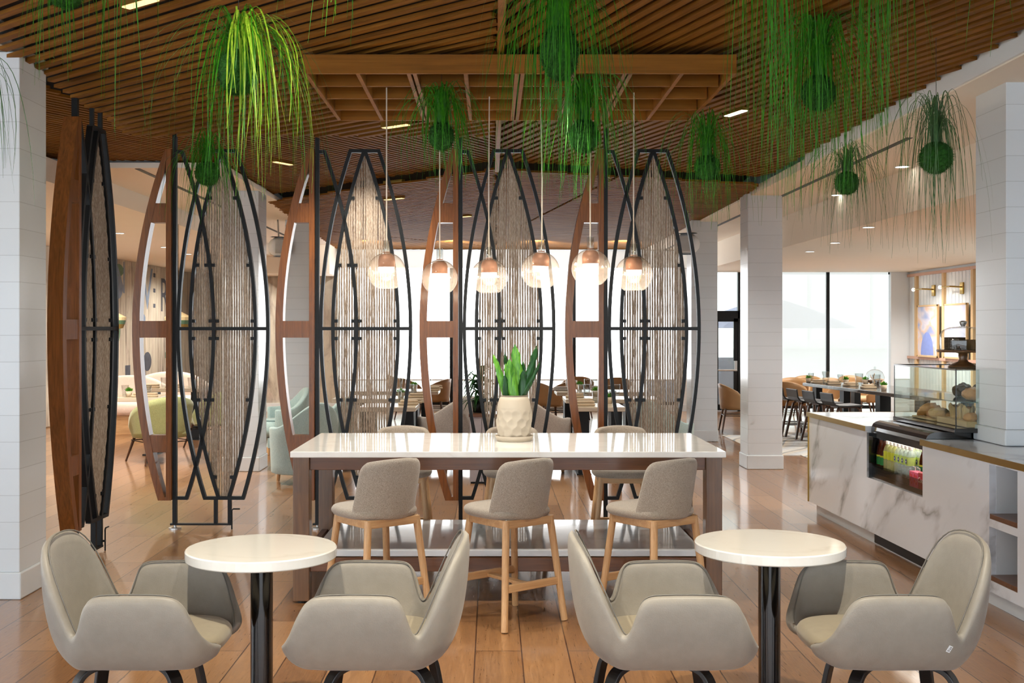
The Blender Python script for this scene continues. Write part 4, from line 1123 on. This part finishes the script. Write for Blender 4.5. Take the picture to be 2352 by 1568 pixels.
def napkin(px, py, label, group, z=.75, rot=.2, m='napkin'):
    k = 'n'+m
    if k in G: return dup(G[k], spot_on(px,py,z), rot, label, group)
    t = thing('folded_napkin', label, 'napkin', spot_on(px,py,z), rot, group)
    MB().cushion(0,0,.115,.06,0,.028,e=5).build('lower_fold', M[m], t, smooth=True)
    MB().cushion(.01,.01,.10,.05,.029,.056,e=5).build('upper_fold', M[m], t, smooth=True)
    G[k] = t
    return t
def potlet(px, py, label, group, z=.75):
    if 'pot' in G: return dup(G['pot'], spot_on(px,py,z), px*.3, label, group)
    t = thing('potted_succulent', label, 'plant', spot_on(px,py,z), 0, group)
    MB().lathe([(0,0),(.034,0),(.043,.075),(.038,.075),(.036,.06),(0,.06)], 18).build('pot', plain('tan_pot', (206,186,160), .7), t, smooth=True)
    g = MB(); r = random.Random(3)
    for k in range(46):
        a = r.uniform(0,2*PI); q = r.uniform(.1,1.2); d = Vector((math.cos(a)*math.sin(q),math.sin(a)*math.sin(q),math.cos(q)))
        s_ = d.orthogonal().normalized()*.011; p = Vector((0,0,.06)); e = p+d*r.uniform(.045,.075)
        m_ = p+(e-p)*.55
        g.add([p,m_+s_,e,m_-s_], [(0,1,2,3)])
    g.build('leaves', M['leaf'], t)
    G['pot'] = t
    return t
# ------------------------------------------------------------------ middle dining area
gm = 'set tables in the middle dining area'
table(-1.45,-.83,12.3,12.95,.75,'nearest oak table of the left row behind the screens',gm)
table(-1.95,-.80,13.75,14.4,.75,'second oak table of the left row behind the screens',gm)
table(-1.95,-.73,15.4,16.05,.75,'farthest oak table of the left row behind the screens',gm)
table(.93,1.45,12.3,12.95,.75,'nearest oak table of the right row behind the screens',gm)
table(.89,2.05,13.65,14.3,.75,'second oak table of the right row behind the screens',gm)
table(.87,2.05,15.2,15.85,.75,'farthest oak table of the right row behind the screens',gm)
gl = 'water glasses on the set tables'
for px, py, w in ((913,929,'at the front of the nearest left table'),(925,926,'beside the napkins on the nearest left table'),(943,909,'on the second left table'),(950,911,'near the edge of the second left table'),(918,893,'on the farthest left table, left of a pair'),(927,892,'on the farthest left table, right of a pair'),(975,893,'left of the fin on the farthest left table'),(986,892,'right of the fin on the farthest left table'),
                  (1369,929,'in front of the small pot on the nearest right table'),(1426,925,'at the right end of the nearest right table'),(1400,913,'behind the nearest right table, right of the fin'),(1334,909,'on the second right table, left of a pair'),(1347,910,'on the second right table, right of a pair'),(1306,895,'left on the farthest right table'),(1344,892,'in the middle of the farthest right table'),(1357,891,'right on the farthest right table'),(1412,908,'on the second right table beside the post')):
    tumbler(px,py,'clear water glass '+w,gl,s=1.15)
gn = 'folded napkins on the set tables'
for px, py, w, m, rt in ((938,930,'in front on the nearest left table','napkin',.2),(950,923,'behind on the nearest left table','napkin',.5),(958,913,'in front on the second left table','napkin',.1),(968,909,'behind on the second left table','napkin',.4),(992,897,'in front on the farthest left table','napkin',.1),(1002,893,'behind on the farthest left table','napkin',.3),
                     (1343,932,'in front on the nearest right table','napkin',.1),(1340,925,'behind on the nearest right table','napkin',.2),(1320,913,'on the second right table','napkin',0)):
    napkin(px,py,'tan folded napkin pair '+w,gn,rot=rt)
for px, py, w in ((1287,897,'at the left of the farthest right table'),(1372,894,'at the right of the farthest right table')):
    napkin(px,py,'grey folded napkin pair '+w,gn,m='linen')
gp = 'small potted succulents on the tables'
for px, py, w in ((918,917,'at the left of the nearest left table'),(951,897,'on the farthest left table'),(1398,926,'on the nearest right table'),(1368,910,'on the second right table'),(1328,893,'on the farthest right table')):
    potlet(px,py,'small potted succulent '+w,gp)
gc = 'tan leather dining chairs'
tc = shell_chair('tan leather dining chair by the window with its seat in view','chair',gc)
tc.location = (-.97,19.4,0); tc.rotation_euler = (0,0,math.radians(70))
for px, Y, rt, w in ((947,19.8,-60,'by the window behind the farthest left table, right of a pair'),(922,21.0,-80,'by the window behind the farthest left table, left of a pair'),(1262,18.3,-70,'by the window left of the right table row, turned right'),(1288,18.9,60,'at the left end of the farthest right table'),(1327,20.0,170,'behind the middle of the farthest right table'),(1412,19.6,160,'behind the right end of the farthest right table')):
    dup(tc, ((px-1130)*Y/2600,Y,0), math.radians(rt), 'tan leather dining chair '+w)
def tub_chair(label, group, ms='linen', w=.78, top=.86, arm=.62, name='tub_armchair'):
    t = thing(name, label, 'armchair', (0,0,0), 0, group)
    rows = []
    for j in range(6):
        v = j/5; row = []
        for i in range(25):
            a = math.radians(-90-112+224*i/24); q = abs(i-12)/12
            hz = arm+(top-arm)*(.5+.5*math.cos(PI*min(1,q*1.25)))
            r = w/2*(.95+.06*v)
            row.append((r*math.cos(a), r*math.sin(a), .10*(1-v)+hz*v))
        rows.append(row)
    MB().grid(rows).build('shell', M[ms], t, smooth=True, solid=.07, off=-1, bevel=.02)
    MB().cushion(0,.03,w*.40,w*.42,.22,.43,e=3.2,dome=.02).build('seat_cushion', M[ms], t, smooth=True)
    MB().box(-w*.3,w*.3,-w*.28,w*.28,.09,.22).build('base', M[ms], t)
    for sx in (-1,1):
        for sy in (-1,1): MB().tube([(sx*w*.26,sy*w*.26,.1),(sx*w*.27,sy*w*.27,.002)], [.022,.018], 10).build('foot', M['ash'], t)
    return t
g2 = 'grey linen tub armchairs'
tb = tub_chair('grey linen tub armchair left of the leafy planter, seen from behind', g2)
tb.location = (-.46,12.75,0); tb.rotation_euler = (0,0,math.radians(35))
dup(tb, (.50,12.6,0), math.radians(-35), 'grey linen tub armchair right of the potted snake plant, seen from behind')
g3 = 'pale upholstered tub armchairs'
tb2 = tub_chair('pale blue tub armchair seen through the third screen fin', g3, 'blueshade', .72, .84, .58)
tb2.location = (-1.98,11.9,0); tb2.rotation_euler = (0,0,math.radians(40))
dup(tb2, (-1.93,12.85,0), math.radians(70), 'pale blue tub armchair behind the one seen through the third screen fin')
dup(tb2, (1.86,12.42,0), math.radians(-40), 'pale blue tub armchair behind the rightmost screen')
dup(tb2, (-2.72,14.6,0), math.radians(110), 'pale blue tub armchair beside the left middle column')
# planter with a strappy plant
t = thing('planter_box', 'grey washed wooden planter box behind the potted snake plant', 'planter', (.02,11.9,0))
pl = plain('washed_grey_wood', (166,162,168), .7, var=.2, scale=12)
for k in range(4): MB().box(-.25+k*.125+.002,-.25+(k+1)*.125-.002,-.2,-.18,.02,.69).build('board', pl, t)
for k in range(4): MB().box(-.25+k*.125+.002,-.25+(k+1)*.125-.002,.18,.2,.02,.69).build('board', pl, t)
MB().box(-.25,-.23,-.18,.18,.02,.69).build('side', pl, t); MB().box(.23,.25,-.18,.18,.02,.69).build('side', pl, t)
MB().box(-.26,.26,-.21,.21,.69,.72).build('cap', M['walnut_x'], t); MB().box(-.24,.24,-.19,.19,0,.03).build('base', M['black'], t)
t = thing('floor_plant', 'dark strappy leaved plant standing in the grey planter box', 'plant', (-.13,11.9,.725))
MB().lathe([(0,0),(.07,0),(.085,.12),(.075,.12),(.07,.1),(0,.1)], 20).build('pot', M['black'], t, smooth=True)
r = random.Random(8); g = MB()
for k in range(95):
    a = r.uniform(0,2*PI); h = Vector((math.cos(a),math.sin(a),0)); L = r.uniform(.15,.30); z0 = r.uniform(.08,.42)
    p0 = Vector((0,0,z0)); p1 = p0+h*L*.55+Vector((0,0,r.uniform(.04,.16))); p2 = p0+h*L+Vector((0,0,r.uniform(-.14,.10)))
    wv = Vector((-h.y,h.x,0)); vs = []; fs = []
    for j in range(6):
        u = j/5; p = p0*(1-u)**2+p1*2*u*(1-u)+p2*u*u; ww = .014*math.sin(PI*(.15+.85*u))+.001
        vs += [p-wv*ww,p+wv*ww]
    for j in range(5): fs.append((2*j,2*j+1,2*j+3,2*j+2))
    g.add(vs, fs)
g.build('foliage', M['leaf_dark'], t)
MB().tube([(0,0,.1),(.01,0,.3),(0,.01,.45)], .012, 8).build('stem', M['darkwood'], t)
# ------------------------------------------------------------------ left dining area
g4 = 'tables in the left dining area'
table(-5.2,-4.18,14.2,14.9,.74,'oak table in front of the blush booths, nearer one',g4,th=.055)
table(-5.1,-4.15,16.2,16.9,.75,'oak table in front of the blush booths, farther one',g4,th=.055)
g5 = 'pale green dining chairs in the left dining area'
gr = shell_chair('pale green dining chair seen from behind between the first two screens','chair',g5,'greygreen','greygreen','darkwood',.70,.40,.80,.52)
gr.location = (-3.98,13.62,0); gr.rotation_euler = (0,0,math.radians(38))
dup(gr, (-3.72,15.35,0), math.radians(60), 'pale green dining chair farther back, behind the first green one')
g6 = 'blush upholstered booths'
def booth(label):
    t = thing('booth_seat', label, 'booth', (0,0,0), 0, g6)
    rows = []
    for j in range(7):
        v = j/6; row = []
        for i in range(21):
            u = -1+2*i/20
            row.append((.68*u, -.25-.10*v+.22*abs(u)**2.5, .30+(.58-.22*abs(u)**2.4)*v))
        rows.append(row)
    MB().grid(rows).build('backrest', M['pink'], t, smooth=True, solid=.14, off=1, sub=1)
    MB().cushion(0,.08,.66,.36,.28,.46,e=5,dome=.015).build('seat', M['pink'], t, smooth=True)
    MB().box(-.62,.62,-.3,.38,.0,.28).build('base', M['ash_x'], t)
    return t
b_ = booth('blush booth with rounded back in the left dining area, nearer one')
b_.location = (-5.55,16.9,0); b_.rotation_euler = (0,0,math.radians(175+180-10))
b_.rotation_euler = (0,0,math.radians(-20))
b_.location = (-5.75,17.6,0)
b_.rotation_euler = (0,0,math.radians(180))
dup(b_, (-5.55,19.2,0), math.radians(180), 'blush booth with rounded back in the left dining area, farther one')
g7 = 'water glasses in the left dining area'
for px, py, w in ((280,903,'left of a pair on the nearer table'),(318,906,'right of a pair on the nearer table'),(362,884,'left on the farther table'),(425,884,'right on the farther table')):
    tumbler(px,py+9,'clear water glass '+w+' before the booths',g7,z=.745 if py > 900 else .752,s=1.15)
for px, py, w in ((300,915,'on the nearer table'),(335,912,'at the right end of the nearer table'),(345,891,'on the farther table'),(398,890,'at the right of the farther table')):
    napkin(px,py,'folded napkin pair '+w+' before the blush booths','folded napkins in the left dining area',z=.745 if py > 900 else .752)
potlet(262,917,'small potted succulent on the nearer table before the booths',gp,z=.745)
def tier_lamp(x, y, z, label):
    t = thing('tiered_pendant_lamp', label, 'pendant lamp', (x,y,z), 0, 'tiered pendant lamps in the left dining area')
    MB().lathe([(.02,.12),(.17,.04),(.165,.0)], 24).build('upper_tier', plain('cream_lamp_tier', (232,208,160), .7), t, smooth=False)
    MB().lathe([(.165,0),(.15,-.05)], 24).build('middle_tier', plain('green_lamp_tier', (96,128,100), .7), t)
    MB().lathe([(.15,-.05),(.13,-.10),(.0,-.12)], 24).build('lower_tier', plain('woven_lamp_tier', (150,120,60), .8, var=.5, scale=90), t)
    MB().tube([(0,0,.12),(0,0,2.94-z)], .004, 6).build('cord', M['black'], t)
    return t
tier_lamp(-4.86,14.5,1.71,'tiered cream and green pendant lamp beside the edge on screen')
tier_lamp(-4.02,14.5,1.71,'tiered cream and green pendant lamp seen beside the second screen fin')
# mural: painted letters and shapes on the long left wall
mu = thing('wall_mural', 'streaky painted mural with letters on the left wall beyond the blush booths', 'mural', (-7.19,0,0))
MB().box(-.01,.012,15.5,26.95,.02,2.93).build('mural_panel', M['mural'], mu)
ink = plain('ink_blue_grey', (74,78,90), .8, var=.5, scale=8); ink2 = plain('ink_blue', (120,134,156), .8, var=.4, scale=6); inkg = plain('ink_green', (96,124,104), .8, var=.4, scale=8)
my = lambda px: 7.18*2600/(1130-px)
mz = lambda px, py: 1.6-(py-755)*my(px)/2600
for ch, px, py, sz, mt in (('V',338,668,1.25,ink2),('R',377,682,1.05,ink),('N',275,640,.9,ink2),('D',266,765,.75,inkg)):
    text_mesh('painted_letter',ch,sz,mt,mu,(.014,my(px),mz(px,py)),(PI/2,0,PI/2))
def patch(px, py, ry, rz, mt, n=24, nm='painted_oval'):
    MB().add([(.0145,my(px)+ry*math.cos(2*PI*(k+.5)/n),mz(px,py)+rz*math.sin(2*PI*(k+.5)/n)) for k in range(n)], [tuple(range(n))]).build(nm, mt, mu)
for px, py in ((354,632),(354,667),(354,702)): patch(px,py,.11,.06,ink,4,'painted_spot')
patch(338,830,.28,.20,ink); patch(270,660,.3,.22,ink2); patch(293,855,.22,.2,ink,4,'painted_patch'); patch(383,815,.2,.09,inkg,4,'painted_patch'); patch(329,732,.15,.1,ink2,8,'painted_patch'); patch(272,620,.3,.12,inkg)
# ------------------------------------------------------------------ right dining area
rt_ = math.radians(6.8)
ht = thing('stone_table', 'long dark stone topped dining table at right behind the marble counter', 'table', (5.52,16.2,.009), rt_)
MB().box(-.47,.47,-2.1,1.6,.70,.75).build('tabletop', M['darkstone'], ht, bevel=.008)
for y in (-1.85,-.75,.4,1.4):
    MB().box(-.36,-.26,y-.07,y+.07,0,.70).build('leg', M['black'], ht); MB().box(.26,.36,y-.07,y+.07,0,.70).build('leg', M['black'], ht)
def black_stool(label):
    t = thing('low_back_stool', label, 'stool', (0,0,0), 0, 'black low backed stools at the stone table')
    pts = [(0,.22,.555),(0,.0,.545),(0,-.12,.548),(0,-.175,.565),(0,-.205,.61),(0,-.222,.72)]
    MB().bar(pts, .022, .40, (1,0,0)).build('seat_shell', M['blackwood'], t, bevel=.006)
    for sx in (-1,1):
        MB().bar([(sx*.13,.16,.53),(sx*.16,.185,.50),(sx*.20,.235,.002)], .026, .03, (0,1,0)).build('leg', M['darkwood'], t)
        MB().bar([(sx*.13,-.10,.53),(sx*.16,-.13,.50),(sx*.20,-.235,.002)], .026, .03, (0,1,0)).build('leg', M['darkwood'], t)
        MB().box(sx*.182-.008,sx*.182+.008,-.19,.19,.17,.195).build('footrest', M['steel'], t)
    MB().box(-.19,.19,.19,.205,.17,.195).build('footrest', M['steel'], t)
    MB().box(-.15,.15,-.11,.16,.52,.536).build('seat_frame', M['darkwood'], t)
    return t
bs_ = black_stool('black low backed stool nearest to the middle right column')
bs_.location = (4.50,17.0,.009); bs_.rotation_euler = (0,0,math.radians(-83))
for x, y, w in ((4.58,16.5,'second from the middle right column'),(4.67,15.98,'third from the middle right column'),(4.77,15.44,'nearest to the glass pastry case')):
    dup(bs_, (x,y,.009), math.radians(-83), 'black low backed stool '+w)
for px, Y, rt, w in ((1814,18.45,-35,'half behind the middle right column, beyond the stools'),(1690,17.6,-95,'peeking out left of the middle right column'),(1822,19.6,170,'far left of those behind the stone table'),(1858,20.5,175,'second of those behind the stone table'),(1912,19.5,180,'third of those behind the stone table'),(1963,20.5,185,'right hand one of those behind the stone table'),(1925,18.3,100,'beyond the black stools, its back to the window'),(1992,19.3,95,'farther right beyond the stone table')):
    dup(tc, ((px-1130)*Y/2600,Y,0), math.radians(rt), 'tan leather dining chair '+w)
g8 = 'water glasses on the stone table'
for px, py, s, w in ((1897,884,1.5,'fourth from the right'),(1930,884,1.15,'third from the right, beside a succulent'),(1973,890,1.5,'second from the right'),(2013,893,1.5,'nearest to the pastry case'),(1862,880,1.15,'far left')):
    tumbler(px,py,'clear glass tumbler on the stone table, '+w,g8,s=s)
for px, py, w in ((1880,881,'far left'),(1914,884,'second from left'),(1954,888,'third from left'),(1995,893,'nearest to the pastry case')):
    napkin(px,py,'folded napkin pair on the stone table, '+w,'folded napkins on the stone table',rot=rt_)
for px, py, w in ((1836,878,'far left'),(1943,884,'second from left'),(1988,884,'third from left'),(2030,898,'nearest to the pastry case')):
    potlet(px,py,'small potted succulent on the stone table, '+w,gp)
p = spot_on(2001,888)
t = thing('driftwood_branch', 'forked driftwood branch on the stone table', 'branch', p)
MB().tube([(-.07,0,.012),(0,0,.02),(.05,.0,.05),(.03,.0,.11),(.05,0,.19)], [.01,.014,.012,.009,.004], 8).tube([(.04,0,.08),(.0,.0,.13),(-.01,0,.17)], [.009,.006,.003], 8).build('wood', M['ash'], t, smooth=True)
p = spot_on(2033,884)
t = thing('wooden_bowl', 'brown wooden bowl under a glass cloche on the stone table', 'bowl', p)
MB().lathe([(0,0),(.06,0),(.12,.07),(.115,.07),(.055,.015),(0,.015)], 24).build('bowl', M['walnut_z'], t, smooth=True)
t = thing('glass_cloche', 'glass cloche with knob standing over the wooden bowl', 'cloche', p)
MB().lathe([(.135,.0),(.14,.12),(.11,.19),(.05,.225),(.012,.23),(.018,.26),(.0,.275)], 28).build('cloche', M['clear_glass'], t, smooth=True)
# picture wall: timber grid, framed pictures and brass picture lights
tw = plain('pale_timber', (214,180,132), .5, var=.08)
XW = 8.1
for n_, (a, b) in enumerate(((18.6,21.9),)):
    f = thing('timber_wall_grid', 'pale timber grid on the right wall framing the pictures', 'wall panel', (XW,0,0))
    for y in (21.5,20.2,18.97): MB().box(-.06,0,y-.045,y+.045,0,2.64).build('upright', tw, f)
    for z in (2.60,1.03): MB().box(-.07,0,18.7,21.9,z,z+.05).build('rail', plain('rose_timber', (206,164,142), .5), f)
    for k in range(22): MB().box(-.012,-.002,18.75+k*.145,18.88+k*.145,.02,2.6).build('wall_board', M['white'], f)
pics = (make_picture('art_dunes',[(.25,lin((150,166,206))),(.45,lin((214,206,214))),(.55,lin((222,190,166))),(.7,lin((150,164,206)))],.4), make_picture('art_pale',[(.3,lin((222,204,200))),(.5,lin((220,216,222))),(.7,lin((196,204,230)))],1.9))
for k, (y0, y1) in enumerate(((20.33,21.30),(19.08,20.05))):
    f = thing('framed_picture', ('framed abstract picture with blue arch shapes on the timber grid','framed pale pink abstract picture on the timber grid, nearer the column')[k], 'picture', (XW-.075,(y0+y1)/2,1.56), 0, 'framed pictures on the timber grid')
    h = (y1-y0)/2
    MB().box(-.02,.01,-h,h,-.48,.48).box(-.03,-.02,-h,h,.45,.48).box(-.03,-.02,-h,h,-.48,-.45).box(-.03,-.02,-h,-h+.03,-.48,.48).box(-.03,-.02,h-.03,h,-.48,.48).build('frame', tw, f)
    MB().box(-.024,-.0205,-h+.03,h-.03,-.45,.45).build('picture_sheet', pics[k], f)
    if k == 0:
        MB().prism([(math.cos(a)*.30,-.44+math.sin(a)*.42) for a in [PI*q/20 for q in range(21)]],-.026,-.0243,'x').build('painted_arch', plain('arch_blue', (132,150,214), .6), f)
    s_ = thing('picture_light', ('brass picture light above the blue arch picture','brass picture light above the pale pink picture')[k], 'wall lamp', (XW-.012,(y0+y1)/2-.12,2.30), 0, 'brass picture lights')
    MB().box(-.03,0,-.06,.06,-.1,.1).build('wall_plate', M['gold'], s_, bevel=.004)
    MB().tube([(-.03,0,.02),(-.22,0,.03),(-.22,.42,.03)], .014, 8).build('arm', M['gold'], s_)
    MB().ball((-.22,.44,.03),.03,12,8).build('lamp', M['bulb'], s_)
# ------------------------------------------------------------------ light
w = bpy.data.worlds.new('daylight'); S.world = w; w.use_nodes = True
bg = w.node_tree.nodes['Background']; bg.inputs[0].default_value = (.83,.92,1,1); bg.inputs[1].default_value = 3.6
def spot(name, loc, energy, target, angle=70, blend=.5, color=(1,.85,.62), rad=.03):
    L = bpy.data.lights.new(name, 'SPOT'); L.energy = energy; L.spot_size = math.radians(angle); L.spot_blend = blend; L.color = color; L.shadow_soft_size = rad
    o = bpy.data.objects.new(name, L); C.objects.link(o); o.location = loc
    d = Vector(target)-Vector(loc); o.rotation_euler = d.to_track_quat('-Z','Y').to_euler()
    return o
def point(name, loc, energy, color=(1,.85,.65), rad=.05):
    L = bpy.data.lights.new(name, 'POINT'); L.energy = energy; L.color = color; L.shadow_soft_size = rad
    o = bpy.data.objects.new(name, L); C.objects.link(o); o.location = loc
    return o
WARM = (1,.93,.80)
for x, y in ((-1.1,3.5),(1.2,3.5)):
    spot('downlight', (x,y,3.12), 230, (x,y+.45,0), 84, .5, (1,.90,.70))
spot('downlight', (0,2.6,3.1), 90, (0,3.8,0), 110, .7, WARM)
spot('plant_light', (-.55,4.0,3.0), 45, (-1.05,5.15,2.75), 40, .5, (1,.95,.7))
for x in (-1.0,.12): spot('downlight', (x,6.02,3.1), 90, (x+.2,7.0,0), 90, .6, WARM)
for x, y in ((-1.0,8.5),(1.9,9.3),(0,10.5),(-1.6,12.5),(1.6,12.5),(0,15.5)):
    spot('downlight', (x,y,3.08), 110, (x,y,0), 120, .7, WARM)
for x, y in ((-4.6,13),(-5.8,16),(-5.0,19),(-5.8,24),(-3.8,12),(-4.9,21)):
    spot('downlight', (x,y,2.90), 250, (x-.3,y,0), 155, .8, (1,.93,.82))
for x, y in ((5.2,12.5),(6.4,15),(5.8,18.5),(7.0,20),(4.6,9.6)):
    spot('downlight', (x,y,2.66), 210, (x,y,0), 155, .8, (1,.96,.90))
for x in (-2.2,-.7,.8,2.3): spot('header_fill', (x,19.6,3.06), 90, (x,22,2.95), 100, .8, (1,.97,.92))  # added fill spots brighten the wall above the windows; no fixtures there
for i, (px,py,Y,tl,wd) in enumerate(pls):
    p = at(px,py,Y); point('pendant_bulb', (p[0],p[1],p[2]-.03), 7, WARM, .03)
L = bpy.data.lights.new('sun', 'SUN'); L.energy = 2.0; L.angle = .01; L.color = (1,.95,.86)
o = bpy.data.objects.new('sun', L); C.objects.link(o); o.rotation_euler = (math.radians(28), 0, math.radians(-12))
# ------------------------------------------------------------------ camera
cam = bpy.data.cameras.new('camera'); co_ = bpy.data.objects.new('camera', cam); C.objects.link(co_)
co_.location = (0,0,1.6); co_.rotation_euler = (PI/2,0,0)
cam.sensor_width = 36; cam.lens = 2600/2352*36
cam.shift_x = (1176-1130)/2352; cam.shift_y = -(784-755)/2352
cam.clip_start = .05; cam.clip_end = 200
S.camera = co_
S.view_settings.view_transform = 'Standard'; S.view_settings.look = 'None'; S.view_settings.gamma = 1; S.view_settings.exposure = .35
S.view_settings.use_curve_mapping = False
S.cycles.max_bounces = 6; S.cycles.diffuse_bounces = 3; S.cycles.glossy_bounces = 3; S.cycles.transparent_max_bounces = 12; S.cycles.transmission_bounces = 2
S.cycles.use_adaptive_sampling = True; S.cycles.adaptive_threshold = .1; S.cycles.adaptive_min_samples = 12
S.cycles.caustics_reflective = False; S.cycles.caustics_refractive = False; S.cycles.sample_clamp_indirect = 6
S.cycles.use_denoising = True
